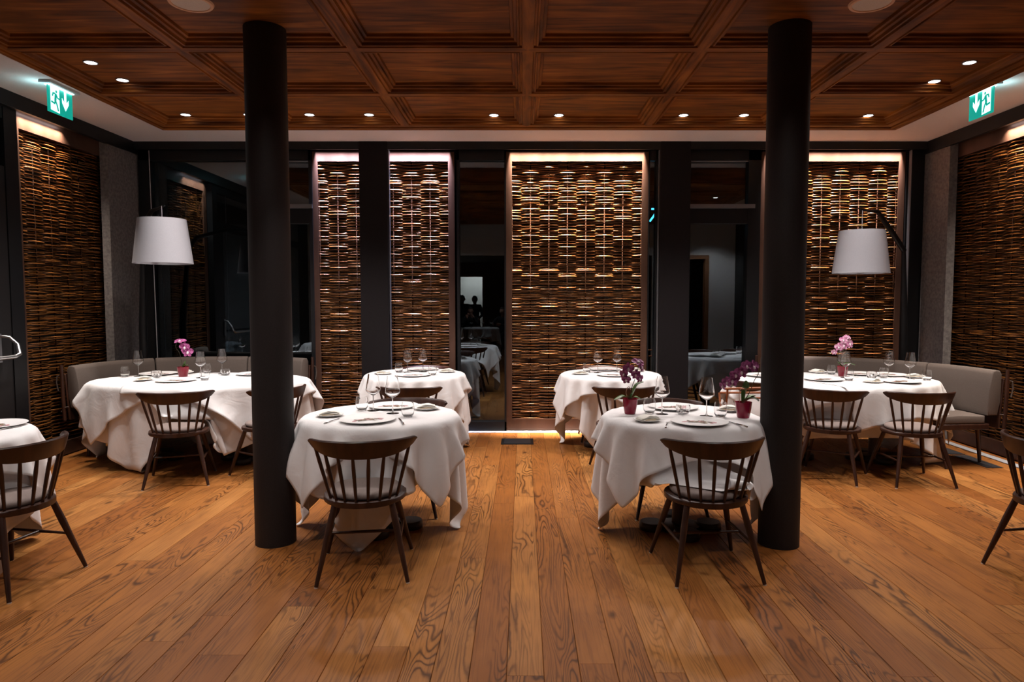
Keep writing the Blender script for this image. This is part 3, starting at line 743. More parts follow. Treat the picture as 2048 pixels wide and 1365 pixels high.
banquette('curved grey-brown upholstered banquette behind the left long table', [(-4.24, 6.42), (-4.18, 6.85), (-3.92, 7.25), (-3.48, 7.42), (-3.02, 7.46), (-2.66, 7.4), (-2.34, 7.24)], [16, 32], (-3.0, 6.2),
          [((-4.17, 6.54), (-.02, -.04)), ((-3.82, 6.50), (-.06, -.12)), ((-2.44, 7.26), (.03, .03)), ((-2.62, 6.95), (.03, -.05)), ((-3.3, 7.38), (0, .04)), ((-3.25, 7.05), (0, -.03))])
banquette('curved grey-brown upholstered banquette behind the right long table, under the white hanging lamp', [(2.62, 7.44), (3.14, 7.45), (3.66, 7.20), (3.99, 6.72), (4.12, 6.36), (4.16, 6.0)], [24], (2.9, 6.1),
          [((4.12, 6.13), (.10, .10)), ((3.75, 6.10), (.01, -.12)), ((2.70, 7.36), (-.03, .03)), ((2.74, 7.06), (-.02, -.03)), ((3.76, 6.92), (.04, .04)), ((3.48, 6.70), (0, -.03))])

# ---------------- dark columns ----------------
for x, y, lb in ((-1.535, 4.16, 'thick round dark column left of centre'), (1.575, 4.13, 'thick round dark column right of centre, beside the front right table')):
    t = thing('column', lb, 'column', (x, y, 0))
    obj('shaft', one(lathe, [(0, 0), (.1215, 0), (.1215, PZ+.01), (0, PZ+.01)], 64), M['column'], t, 40)

# ---------------- floor lamps ----------------
def floor_lamp(lb, post, arm, shade_c, zs, sgn):
    t = thing('arc_floor_lamp', lb, 'lamp', (post[0], post[1], 0), 0, 'black floor lamps with white shades')
    def l(p): return (p[0]-post[0], p[1]-post[1], p[2])
    obj('base', one(lathe, [(0, 0), (.16, 0), (.17, .01), (.165, .025), (0, .03)], 32), M['black'], t, 40)
    obj('post', one(tube, [(0, 0, .02), (0, 0, 1.2), l(arm[0])], [.045, .040, .022], 12), M['black'], t, 50)
    obj('arm', one(tube, [l(p) for p in arm], [.028, .028, .022, .006][:len(arm)], 10), M['black'], t, 50)
    z0, z1 = zs
    obj('hanging_rod', one(tube, [l((shade_c[0], shade_c[1], arm[-1][2])), l((shade_c[0], shade_c[1], z1-.03))], .004, 6), M['cord'], t)
    bm = BM(); r0, r1 = .264, .212
    lathe(bm, [(r0, z0), (r1, z1), (r1-.004, z1), (r0-.004, z0), (r0, z0)], 56, l((shade_c[0], shade_c[1], 0)))
    sh = obj('lamp_shade', bm, M['shade'], t, 30)
    bm = BM()
    for k in range(3):
        a = k*2*PI/3; tube(bm, [l((shade_c[0], shade_c[1], z1-.03)), l((shade_c[0]+r1*.98*math.cos(a), shade_c[1]+r1*.98*math.sin(a), z1-.02))], .003, 5)
    lathe(bm, [(0, z1-.19), (.02, z1-.18), (.03, z1-.15), (.018, z1-.10), (.015, z1-.03)], 12, l((shade_c[0], shade_c[1], 0)))
    obj('shade_ring', bm, M['cord'], sh)
floor_lamp('black arched floor lamp with white drum shade above the left banquette', (-4.10, 7.36), [(-4.04, 7.30, 2.10), (-3.98, 7.2, 2.26), (-3.72, 6.9, 2.39), (-3.42, 6.58, 2.40)], (-3.46, 6.60), (1.85, 2.275), 1)
floor_lamp('black arched floor lamp with white drum shade above the right banquette', (4.14, 7.42), [(4.07, 7.34, 2.03), (3.80, 7.11, 2.22), (3.56, 6.92, 2.39), (3.34, 6.82, 2.385)], (3.36, 6.82), (1.765, 2.185), -1)
o = obj('blind_cord', one(tube, [(-4.16, 7.70, 3.16), (-4.13, 7.70, .35)], .005, 6), M['cord']); tag(o, 'thin pale blind cord hanging in the left corner window behind the lamp shade', 'cord')

# ---------------- exit signs ----------------
def exit_sign(lb, x, y0, sgn):
    # hangs below the plaster margin, read from inside the room; sgn = direction into the room
    t = thing('exit_sign', lb, 'sign', (x, y0, ZC), 0, 'green emergency exit signs')
    w_, h_ = .30, .212
    obj('housing', one(box, (-.05, -.03, -.022), (.05, w_+.03, 0), .003), M['signhouse'], t)
    obj('lamp_bar', one(box, (-.022, 0, -.028), (.022, w_, -.021)), M['signbar'], t)
    obj('panel', one(box, (-.004, 0, -.025-h_), (.004, w_, -.028), .001), M['green'], t)
    f = sgn*.0045
    def flat(name, polys, m, dx):
        bm = BM()
        for poly in polys:
            a = [bm.verts.new((f+sgn*dx, u, -.025-h_+v)) for u, v in poly]; b = [bm.verts.new((f+sgn*(dx+.001), u, -.025-h_+v)) for u, v in poly]
            bm.faces.new(a); bm.faces.new(b)
            for i in range(len(a)): bm.faces.new((a[i], a[(i+1) % len(a)], b[(i+1) % len(a)], b[i]))
        return obj(name, bm, m, t)
    flat('doorway_symbol', [[(.030, .020), (.135, .012), (.135, .225), (.030, .225)]], M['signw'], 0)
    flat('arrow_symbol', [[(.196, .215), (.222, .215), (.222, .118), (.250, .148), (.250, .110), (.209, .050), (.168, .110), (.168, .148), (.196, .118)]], M['signw'], 0)
    def limb(p, r=.0065):
        out = []
        for (a, b), (c, d) in zip(p, p[1:]):
            dx_, dy_ = c-a, d-b; l_ = math.hypot(dx_, dy_); nx, ny = -dy_/l_*r, dx_/l_*r
            ex, ey = dx_/l_*r*.5, dy_/l_*r*.5
            out.append([(a+nx-ex, b+ny-ey), (c+nx+ex, d+ny+ey), (c-nx+ex, d-ny+ey), (a-nx-ex, b-ny-ey)])
        return out
    head = [(.099+.011*math.cos(i*PI/6), .178+.012*math.sin(i*PI/6)) for i in range(12)]
    flat('running_figure', [head]+limb([(.092, .155), (.084, .105)], .012)+limb([(.080, .160), (.060, .158), (.052, .135)])+limb([(.095, .155), (.112, .130), (.132, .126)])
         + limb([(.084, .105), (.076, .078), (.038, .086)], .0075)+limb([(.086, .105), (.104, .070), (.116, .030)], .0075), M['green'], .0012)
    area((x+sgn*.0, y0+w_/2, ZC-.035), (x+sgn*.3, y0+w_/2, ZC-.3), .28, .03, .5, (.6, .95, 1.))
    l = bpy.data.lights.new('sign_glow', 'POINT'); l.energy = 1.1; l.color = (.5, .9, 1.); l.shadow_soft_size = .03
    g = bpy.data.objects.new('sign_glow', l); C.objects.link(g); g.location = (x-sgn*.09, y0+.02, ZC-.10)
exit_sign('green running-man exit sign hanging near the left wall', -3.80, 5.56, 1)
exit_sign('green running-man exit sign hanging near the right wall', 3.79, 5.60, -1)

# ---------------- floor plates ----------------
t = thing('floor_outlet', 'small dark rectangular floor plate in front of the central screen', 'floor plate', (-.06, 7.16, 0))
obj('cover', one(box, (-.17, -.15, 0), (.17, .15, .004), .001), M['blk2'], t); obj('lid', one(box, (-.14, -.12, .004), (.14, .12, .007), .001), M['grille'], t)
for y0, y1, lb in ((6.55, 7.05, 'dark floor grille along the right wall, farther piece'), (6.02, 6.52, 'dark floor grille along the right wall, nearer piece')):
    t = thing('floor_grille', lb, 'grille', (4.22, y0, 0), 0, 'floor grilles by the right wall')
    obj('grille_frame', one(box, (-.075, 0, 0), (.075, y1-y0, .004), .001), M['grille'], t)
    bm = BM()
    for k in range(9): box(bm, (-.06+k*.0135, .02, .004), (-.054+k*.0135, y1-y0-.02, .007))
    obj('slats', bm, M['alu2'], t)
# ---------------- serving stand behind the front right table ----------------
t = thing('serving_stand', 'orange-brown wooden stand with thin rails, left of the right column', 'stand', (1.98, 5.62, 0))
obj('top_rail', one(tube, [(-.31, 0, .765), (0, 0, .772), (.31, 0, .772)], .0095, 8), M['chair2'], t, 50)
obj('lower_rail', one(tube, [(-.12, .02, .685), (.29, .02, .69)], .008, 8), M['chair2'], t, 50)
obj('back_rail', one(tube, [(-.28, .24, .70), (.29, .24, .70)], .009, 8), M['chair2'], t, 50)
for sx in (-1, 1):
    for y0, y1 in ((0, .22), (.24, .0)):
        obj('leg', one(tube, [(sx*.285, y0, .77 if y0 == 0 else .70), (sx*.27, y1, .002)], [.009, .011], 8), M['chair2'], t, 50)
# ---------------- tableware ----------------
ZS = .7575
cache = {}
def place(kind, x, y, z, label, cat, group, rz=0.):
    if kind not in cache:
        t = thing(kind, label, cat, (x, y, z), rz, group); build[kind](t); cache[kind] = t
        return t
    return dup(cache[kind], (x, y, z), rz, label, group)
def b_wine(t):
    obj('foot', one(lathe, [(0, 0), (.041, 0), (.0415, .0012), (.02, .004), (.006, .008), (0, .009)], 28), M['clear'], t, 50)
    obj('stem', one(lathe, [(.0065, .006), (.0036, .02), (.0033, .085), (.0045, .104)], 10), M['clear'], t, True)
    obj('bowl', one(lathe, [(.002, .100), (.012, .106), (.030, .118), (.046, .133), (.0495, .141), (.0485, .150), (.043, .185), (.037, .220), (.033, .248), (.0322, .248), (.0362, .219), (.0422, .185), (.0477, .150), (.0487, .1412), (.045, .1345), (.029, .120), (.010, .109), (0, .107)], 32), M['clear'], t, 60)
def b_tumbler(t):
    obj('glass_wall', one(lathe, [(.030, .004), (.038, .020), (.0415, .045), (.0395, .075), (.035, .095), (.0342, .095), (.0387, .075), (.0407, .045), (.037, .021), (.0285, .010), (0, .009)], 30), M['clear'], t, 60)
    obj('glass_base', one(lathe, [(0, 0), (.027, 0), (.030, .004), (.0285, .0085), (0, .0085)], 30), M['clear'], t, 50)
def b_plate(t, r=.172, motif=True):
    k = r/.172
    obj('dish', one(lathe, [(0, .0005), (.07*k, .0005), (.10*k, .004), (r-.004, .0125), (r, .0145), (r-.001, .0165), (.125*k, .0088), (.105*k, .0062), (0, .006)], 56), M['porcelain'], t, 50)
    if not motif: return
    rs = random.Random(7)
    for nm, m, cnt, sp in (('floral_motif', M['motif1'], 16, .060), ('rose_motif', M['motif2'], 8, .075), ('gold_motif', M['motif3'], 9, .06)):
        bm = BM()
        for i in range(cnt):
            a = rs.uniform(0, 2*PI); d = sp*math.sqrt(rs.random()); cx, cy = d*math.cos(a)*1.25, d*math.sin(a)*.8
            l_ = rs.uniform(.020, .042); w_ = l_*rs.uniform(.14, .34); b = rs.uniform(0, PI)
            vs = []
            for q in range(10):
                u = 2*PI*q/10; px, py = l_*math.cos(u)*.6, w_*math.sin(u)
                X_, Y_ = cx+px*math.cos(b)-py*math.sin(b), cy+px*math.sin(b)+py*math.cos(b)
                vs.append(bm.verts.new((X_, Y_, .0072+.0001*i)))
            bm.faces.new(vs)
        obj(nm, bm, m, t)
def b_bread(t): b_plate(t, .088, False)
def b_napkin(t):
    bm = BM()
    rs = random.Random(3)
    for i, (ox, oy, w_, d_, a) in enumerate(((0, 0, .068, .044, 0), (.004, .002, .064, .042, .06), (-.003, 0, .060, .040, -.10), (.002, .001, .056, .038, .03))):
        z = .0052*i; n = 8; top = []; bot = []
        for u in range(n+1):
            for v in range(4):
                px = -w_+2*w_*u/n; py = -d_+2*d_*v/3; c, s = math.cos(a), math.sin(a)
                zz = z+.009*math.sin(PI*u/n)*(.4+.3*i)+.0015*math.sin(u*1.7+v+i)
                q = (ox+px*c-py*s, oy+px*s+py*c)
                top.append(bm.verts.new((*q, max(zz, 0)+.0038))); bot.append(bm.verts.new((*q, max(zz, 0))))
        for u in range(n):
            for v in range(3):
                k = u*4+v
                bm.faces.new((top[k], top[k+4], top[k+5], top[k+1])); bm.faces.new((bot[k], bot[k+1], bot[k+5], bot[k+4]))
        rim = [k for k in range(4)]+[k*4+3 for k in range(1, n+1)]+[n*4+v for v in (2, 1, 0)]+[k*4 for k in range(n-1, 0, -1)]
        for p, q in zip(rim, rim[1:]+rim[:1]): bm.faces.new((top[p], top[q], bot[q], bot[p]))
    obj('folded_cloth', bm, M['napkin'], t, 40)
    obj('paper_band', one(box, (-.045, -.043, .0), (.03, -.036, .012), .001), M['card'], t)
def b_fork(t):
    bm = BM(); tube(bm, [(0, -.095, .002), (0, -.05, .004), (0, .03, .006), (0, .045, .005)], [.0045, .0032, .0024, .003], 6, flat=1.6)
    for k in range(4): tube(bm, [(0, .043, .005), ((k-1.5)*.0055, .055, .004), ((k-1.5)*.0055, .095, .004)], [.0022, .0016, .0009], 5)
    obj('fork_body', bm, M['steel'], t, True)
def b_knife(t):
    bm = BM(); tube(bm, [(0, -.11, .005), (0, -.08, .006), (0, -.01, .005)], [.0048, .0055, .004], 8, flat=1.4); obj('handle', bm, M['steel'], t, True)
    bm = BM(); prism(bm, [(-.004, -.01), (.007, -.005), (.0085, .06), (.004, .10), (-.003, .112), (-.004, .06)], .004, .0055); obj('blade', bm, M['steel'], t)
def b_bowl(t):
    bm = BM(); n = 36
    prof_ = [(.022, .0), (.036, .006), (.045, .024), (.047, .044), (.043, .062)]; inn = [(.040, .062), (.043, .044), (.041, .026), (.03, .012), (0, .010)]
    lathe(bm, [(0, 0)]+prof_+inn, n)
    for v in bm.verts:
        r_ = math.hypot(v.co.x, v.co.y)
        if r_ > .03:
            a = math.atan2(v.co.y, v.co.x); k = 1+.035*math.sin(a*9+v.co.z*160)*(1 if r_ > .041 else 0); v.co.x *= k; v.co.y *= k
    obj('cut_glass_bowl', bm, M['crystal'], t, 25)
build = {'wine_glass': b_wine, 'tumbler': b_tumbler, 'charger_plate': b_plate, 'bread_plate': b_bread, 'napkin': b_napkin, 'fork': b_fork, 'knife': b_knife, 'cut_glass_holder': b_bowl}
W_, T_, P_, B_ = 'wine_glass', 'tumbler', 'charger_plate', 'bread_plate'
CAT = {W_: ('tall wine glass', 'wine glass'), T_: ('short rounded water tumbler', 'glass'), P_: ('white charger plate with floral motif', 'plate'), B_: ('small white bread plate under a napkin', 'plate'),
       'cut_glass_holder': ('cut-glass candle bowl', 'candle holder'), 'fork': ('steel fork', 'fork'), 'knife': ('steel knife', 'knife')}
ITEMS = {
 'FL': [(W_, -1.005, 4.55, 'left of the pair'), (W_, -.854, 4.44, 'right of the pair'), (T_, -1.087, 4.57, 'beside the left wine glass'), (T_, -.733, 4.31, 'beside the near right knife'),
        (P_, -.955, 4.16, 'at the near place'), (P_, -.90, 4.70, 'at the far place'), (B_, -1.237, 4.33, 'left of the near plate'), (B_, -.655, 4.60, 'right of the far plate'),
        ('fork', -1.165, 4.15, 'left of the near plate'), ('knife', -.745, 4.13, 'right of the near plate')],
 'FR': [(W_, .905, 4.41, 'left of the pair, behind the tumbler'), (W_, 1.175, 4.335, 'right of the pair, beside the cut-glass bowl'), (T_, .831, 4.45, 'beside the left orchid pot'), (T_, 1.254, 4.30, 'beside the right orchid pot'),
        (P_, 1.064, 4.08, 'at the near place'), (P_, 1.03, 4.65, 'at the far place'), (B_, .765, 4.15, 'left of the near plate'), (B_, 1.38, 4.53, 'behind the right orchid pot'),
        ('cut_glass_holder', 1.042, 4.41, 'between the wine glasses'), ('fork', .855, 4.02, 'left of the near plate'), ('knife', 1.27, 4.04, 'right of the near plate')],
 'BL': [(W_, -1.185, 6.98, 'left of the pair'), (W_, -1.035, 7.03, 'right of the pair'), (T_, -1.275, 6.98, 'left of the wine glasses'), (T_, -.895, 6.72, 'right of the near plate'),
        (P_, -1.07, 7.22, 'at the far place'), (P_, -1.075, 6.66, 'at the near place'), (B_, -1.40, 6.80, 'at the left edge'), (B_, -.78, 6.99, 'at the right edge')],
 'BR': [(W_, .765, 6.95, 'left of the pair'), (W_, .965, 6.98, 'right of the pair'), (T_, .655, 6.98, 'left of the wine glasses'),
        (P_, .865, 7.22, 'at the far place'), (P_, .895, 6.67, 'at the near place'), (B_, .575, 6.80, 'at the left edge'), (B_, 1.18, 7.08, 'at the right edge')],
 'L': [(W_, -3.72, 6.57, 'leftmost'), (W_, -3.05, 6.43, 'right behind the orchid'), (W_, -3.00, 6.78, 'rightmost, farthest from the camera'), (T_, -3.82, 6.52, 'leftmost, beside the leftmost wine glass'), (T_, -2.925, 6.24, 'nearest to the camera'), (T_, -3.17, 6.82, 'behind the orchid'),
       ('cut_glass_holder', -3.48, 6.45, 'left of the orchid'), ('cut_glass_holder', -2.91, 6.64, 'right of the orchid'),
       (P_, -3.61, 6.72, 'left, by the leftmost wine glass'), (P_, -3.15, 6.16, 'in front of the orchid'), (P_, -2.65, 6.70, 'right, by the column'), (B_, -3.47, 6.22, 'left of the near plate'), (B_, -3.40, 6.82, 'behind the orchid')],
 'R': [(W_, 3.19, 6.80, 'left, behind the other of the left pair'), (W_, 3.055, 6.44, 'left, in front of the orchid'), (W_, 3.50, 6.50, 'left one of the right pair'), (W_, 3.60, 6.32, 'rightmost'),
       (T_, 3.05, 6.72, 'left, behind the orchid'), (T_, 2.975, 6.20, 'right of the near left plate'), (T_, 3.41, 6.42, 'beside the cut-glass bowl'), (T_, 3.70, 6.22, 'rightmost'), (T_, 2.62, 6.60, 'half hidden by the column'),
       (P_, 2.76, 6.24, 'near left, right of the column'), (P_, 3.33, 6.71, 'far middle'), (P_, 3.38, 6.08, 'near right'), (P_, 3.56, 6.62, 'far right') , (P_, 2.33, 6.58, 'left of the column'),
       (B_, 2.98, 6.87, 'behind the left tumbler'), (B_, 3.12, 6.06, 'between the two near plates'), (B_, 3.71, 6.43, 'at the right end'), (B_, 2.49, 6.76, 'left of the column, far side'),
       ('cut_glass_holder', 3.27, 6.37, 'in the middle')],
 'X': [(P_, -3.12, 3.98, 'at the visible edge'), ('fork', -2.98, 3.88, 'at the visible edge')]}
rs = random.Random(11)
PLUR = {W_: 'wine glasses on the tables', T_: 'water tumblers on the tables', P_: 'charger plates on the tables', B_: 'bread plates on the tables', 'cut_glass_holder': 'cut-glass candle bowls', 'fork': 'forks', 'knife': 'knives'}
zoff = {'L': .0075, 'R': .0075}
for key, its in ITEMS.items():
    for kind, x, y, pos in its:
        z = ZS+zoff.get(key, 0)
        lb, cat = CAT[kind]
        rz = rs.uniform(-.5, .5) if kind in (P_, B_, T_) else (R(-16) if kind == 'fork' else (R(18) if kind == 'knife' else 0))
        lb2 = {P_: 'white floral plate', B_: 'small bread plate', T_: 'water tumbler', W_: 'wine glass', 'cut_glass_holder': 'cut-glass candle bowl', 'fork': 'steel fork', 'knife': 'steel knife'}[kind]
        place(kind, x, y, z, '%s, %s, %s' % (lb2, PH[key], pos), cat, PLUR[kind], rz)
        if kind == B_: place('napkin', x, y, z+.0066, 'cream napkin, %s, %s' % (PH[key], pos), 'napkin', 'folded cream napkins', rs.uniform(-.3, .6))

# ---------------- orchids ----------------
def flower(bm, bl, c, d, r, rs):
    # five broad petals and a lip, facing direction d
    q = Vector(d).normalized().to_track_quat('Z', 'Y').to_matrix(); r = r*1.18
    for k, (an, ln, wd) in enumerate(((90, 1., .55), (18, 1.0, .85), (162, 1.0, .85), (-54, .95, .5), (-126, .95, .5))):
        a = R(an+rs.uniform(-6, 6)); n = 12; cen = bm.verts.new(Vector(c)+q@Vector((0, 0, .002*k)))
        ring = []
        for i in range(n):
            u = 2*PI*i/n; lx = r*ln*(.5-.5*math.cos(u)); ly = r*wd*.62*math.sin(u)
            x_, y_ = lx*math.cos(a)-ly*math.sin(a), lx*math.sin(a)+ly*math.cos(a)
            ring.append(bm.verts.new(Vector(c)+q@Vector((x_, y_, .002*k+.18*r*math.sin(PI*lx/r/1.1)+rs.uniform(0, .001)))))
        for i in range(n): bm.faces.new((cen, ring[i], ring[(i+1) % n]))
    p = Vector(c)
    tube(bl, [p+q@Vector((0, 0, .002)), p+q@Vector((0, -.004, .010)), p+q@Vector((0, -r*.35, .014)), p+q@Vector((0, -r*.45, .010))], [r*.14, r*.20, r*.18, r*.05], 8)
def leaf(bm, pts, w_):
    w_ *= 1.3
    P = spline3(pts, 5); n = len(P); rows = []
    for i, p in enumerate(P):
        t = (P[min(i+1, n-1)]-P[max(i-1, 0)]).normalized(); s = t.cross(Vector((0, 0, 1))); s = s.normalized() if s.length > .05 else Vector((1, 0, 0))
        ww = w_*math.sin(PI*(.12+.86*i/(n-1)))**.7; up = s.cross(t)
        rows.append([bm.verts.new(p+s*ww*k+up*(abs(k)*ww*.35)) for k in (-1, -.5, 0, .5, 1)]+[bm.verts.new(p+s*ww*k*.9+up*(abs(k)*ww*.35-.0022)) for k in (1, .5, 0, -.5, -1)])
    for A, B in zip(rows, rows[1:]):
        for k in range(10): bm.faces.new((A[k], A[(k+1) % 10], B[(k+1) % 10], B[k]))
    bm.faces.new(rows[0]); bm.faces.new(rows[-1])
def spline3(pts, k=6):
    p = [Vector(q) for q in pts]; out = []
    for i in range(len(p)-1):
        a = p[max(i-1, 0)]; b = p[i]; c = p[i+1]; d = p[min(i+2, len(p)-1)]
        for j in range(k):
            t = j/k; out.append(.5*((2*b)+(c-a)*t+(2*a-5*b+4*c-d)*t*t+(3*b-a-3*c+d)*t**3))
    out.append(p[-1]); return out
def orchid(lb, x, y, z, pot, potw, poth, stem, flowers, leaves, pm, seed, roots=()):
    rs = random.Random(seed)
    t = thing('potted_orchid', lb, 'plant', (x, y, z), 0, 'potted orchids on the tables')
    obj('pot', one(lathe, [(0, 0), (potw*.34, 0), (potw*.37, .004), (potw*.46, poth*.6), (potw*.5, poth), (potw*.46, poth), (potw*.42, poth*.8), (0, poth*.78)], 32), pot, t, 50)
    obj('stem', one(tube, spline3(stem, 6), .0022, 6), M['stem'], t, True)
    bm = BM()
    for l_, w_ in leaves:
        b = BM(); leaf(b, l_, w_); obj('leaf', b, M['leaf'], t, True)
    bm.free()
    for r_ in roots: obj('root', one(tube, spline3(r_, 6), .0022, 6), M['root'], t, True)
    for c, d, r in flowers:
        b = BM(); bl = BM(); flower(b, bl, c, d, r, rs); f = obj('flower', b, pm, t, True); obj('lip', bl, M['lip'], f, True)
orchid('orchid with mauve and plum flowers in a red pot on the left long table', -3.262, 6.52, ZS+.0075, M['pot2'], .105, .095,
       [(0, 0, .08), (-.015, 0, .16), (-.03, 0, .23), (-.062, 0, .28), (-.055, 0, .32), (-.02, 0, .335), (.03, 0, .30), (.065, 0, .25)],
       [((-.015, -.01, .335), (0, -.4, .9), .050), ((.032, -.02, .285), (.3, -1, .1), .042), ((.062, -.02, .24), (.2, -1, .1), .045)],
       [([(0, 0, .085), (.02, 0, .12), (.03, 0, .155)], .016), ([(0, 0, .085), (.035, -.01, .11), (.05, -.01, .115)], .014)], M['petal'], 1)
orchid('orchid with drooping plum flowers in a magenta pot, left side of the front right table', .700, 4.43, ZS, M['pot'], .098, .098,
       [(0, 0, .09), (.01, 0, .17), (.035, 0, .24), (.05, 0, .30), (.045, 0, .34), (.02, 0, .35)],
       [((.045, -.01, .335), (.2, -.5, .8), .038), ((.062, -.01, .310), (.9, -.6, .1), .034), ((-.012, -.01, .300), (-.4, -1, -.2), .034), ((-.04, -.01, .265), (-.8, -.8, -.2), .030), ((.03, -.01, .262), (.3, -1, -.3), .030), ((-.028, -.015, .230), (-.3, -1, -.5), .028), ((.055, -.01, .235), (.5, -1, -.3), .026)],
       [([(0, 0, .095), (.02, -.01, .14), (.045, -.01, .19), (.085, -.01, .21)], .024), ([(0, 0, .095), (-.04, -.02, .115), (-.085, -.03, .10), (-.11, -.03, .095)], .022), ([(0, 0, .095), (.03, -.02, .11), (.07, -.02, .10)], .016)],
       M['petal'], 2, [[(-.01, -.01, .09), (-.03, -.02, .14), (-.015, -.02, .18), (.0, -.02, .16)]])
orchid('orchid with an arching row of plum flowers, magenta pot, beside the right column', 1.393, 4.28, ZS, M['pot'], .104, .100,
       [(0, 0, .09), (.04, 0, .17), (.065, 0, .235), (.088, 0, .275), (.085, 0, .305), (.055, 0, .33), (.01, 0, .33), (-.05, 0, .29), (-.11, 0, .225)],
       [((.052, -.01, .325), (.3, -1, .2), .036), ((.012, -.01, .327), (0, -1, .3), .034), ((-.022, -.015, .290), (-.1, -1, .2), .036), ((-.055, -.01, .272), (-.3, -1, .1), .034), ((-.078, -.015, .238), (-.2, -1, 0), .034), ((-.108, -.01, .228), (-.5, -1, 0), .030), ((-.128, 0, .205), (-.8, -.4, -.3), .026)],
       [([(0, 0, .095), (.005, -.005, .15), (.01, -.01, .19), (.012, 0, .235)], .022), ([(0, 0, .095), (.03, -.03, .125), (.06, -.04, .125), (.082, -.04, .11)], .024), ([(0, 0, .1), (.04, 0, .13), (.075, 0, .14)], .018)],
       M['petal'], 3, [[(-.03, -.02, .10), (-.035, -.02, .15), (-.025, -.02, .185), (0, -.02, .18), (.005, -.02, .155)]])
orchid('orchid with pale pink flowers in a red pot on the right long table', 3.08, 6.55, ZS+.0075, M['pot2'], .10, .10,
       [(0, 0, .08), (.01, 0, .18), (.0, 0, .26), (.0, 0, .32), (.03, 0, .37)],
       [((.035, 0, .375), (.2, -.7, .7), .030), ((-.005, -.01, .35), (-.3, -1, .2), .034), ((.05, -.01, .315), (.5, -1, .1), .042), ((-.005, -.015, .30), (-.1, -1, 0), .040), ((-.045, -.01, .285), (-.5, -1, 0), .036), ((-.085, 0, .235), (-.6, -1, -.3), .024)],
       [([(0, 0, .085), (.05, 0, .12), (.12, 0, .11)], .020), ([(0, 0, .085), (-.03, 0, .12), (-.05, 0, .14)], .014)], M['petal3'], 4)

# ---------------- what the windows mirror: the far side of the room behind the camera ----------------
M['greywall'] = noise_mix(mat('rear_plaster', (.55, .53, .51), .9), (.52, .50, .48), (.58, .56, .54), nscale=60)
M['brownwall'] = mat('brown_panelling', (.10, .05, .03), .6)
M['door_frame'] = mat('brown_door_frame', (.22, .09, .035), .5)
bm = BM(); box(bm, (XL-.35, .88, 2.45), (XR+.35, 1.0, 3.3)); box(bm, (XL-.35, .88, 0), (-2.4, 1.0, 2.45)); box(bm, (2.75, .88, 0), (2.95, 1.0, 2.45)); box(bm, (3.95, .88, 0), (XR+.35, 1.0, 2.45))
struct('wall_front', bm, M['greywall'], label='pale wall and header behind the camera, seen in the windows')
d2 = struct('door_2', one(box, (2.95, .86, 0), (3.03, 1.02, 2.45)), M['door_frame'], label='brown door frame in the pale wall, mirrored in the window right of the centre')
bm = BM(); box(bm, (3.87, .86, 0), (3.95, 1.02, 2.45)); box(bm, (3.03, .86, 2.37), (3.87, 1.02, 2.45)); obj('door_frame', bm, M['door_frame'], d2)
bm = BM(); box(bm, (-6.2, -6.5, 2.6), (6.2, .88, 2.7)); struct('ceiling_lobby', bm, M['dark_back'], label='dark lower ceiling behind the camera')
bm = BM(); box(bm, (-6.3, -6.6, 0), (-6.2, .9, 2.7)); box(bm, (6.2, -6.6, 0), (6.3, .9, 2.7)); box(bm, (-6.3, -5.1, 0), (-1.95, -5.0, 2.7)); box(bm, (-1.22, -5.1, 0), (6.3, -5.0, 2.7)); box(bm, (-1.95, -5.1, 2.2), (-1.22, -5.0, 2.7)); box(bm, (-6.3, -6.7, 0), (6.3, -6.6, 2.7))
struct('wall_lobby', bm, M['brownwall'], label='dark brown walls of the room behind the camera')
struct('wall_lit_room', one(box, (-3, -6.58, 0), (0, -6.5, 2.6)), M['greywall'], label='pale lit wall beyond the far doorway')
area((-1.5, -5.7, 2.5), (-1.6, -6.4, .8), 1.0, .4, 45, (1, .95, .85))  # unseen area lamp added to brighten the wall beyond the doorway
d3 = struct('door_3', one(box, (-2.02, -5.12, 0), (-1.95, -4.98, 2.25)), M['door_frame'], label='lit doorway mirrored in the narrow central window')
bm = BM(); box(bm, (-1.22, -5.12, 0), (-1.15, -4.98, 2.25)); box(bm, (-1.95, -5.12, 2.2), (-1.22, -4.98, 2.27)); obj('door_frame', bm, M['door_frame'], d3)
spot(-1.1, -3.0, 2.55, 30, size=110); spot(1.2, -2.5, 2.55, 22, size=110)  # unseen spots added to light the mirrored table and people
pedestal_table(-1.15, -3.05, .495, .495, 'white-clothed table behind the camera, mirrored in the narrow window', 'pedestal tables')
U, O = sets['B']
grid_obj('tablecloth', U, 'long white cloth on the table mirrored in the narrow window', 'long white under-cloths', (-1.15, -3.05, 0))
for dx, dy, p in ((-.25, .2, 'left'), (.05, .1, 'middle'), (.28, .15, 'right')):
    place('wine_glass', -1.15+dx, -3.05+dy, .757, 'wine glass on the table mirrored in the narrow window, %s one' % p, 'wine glass', PLUR[W_])
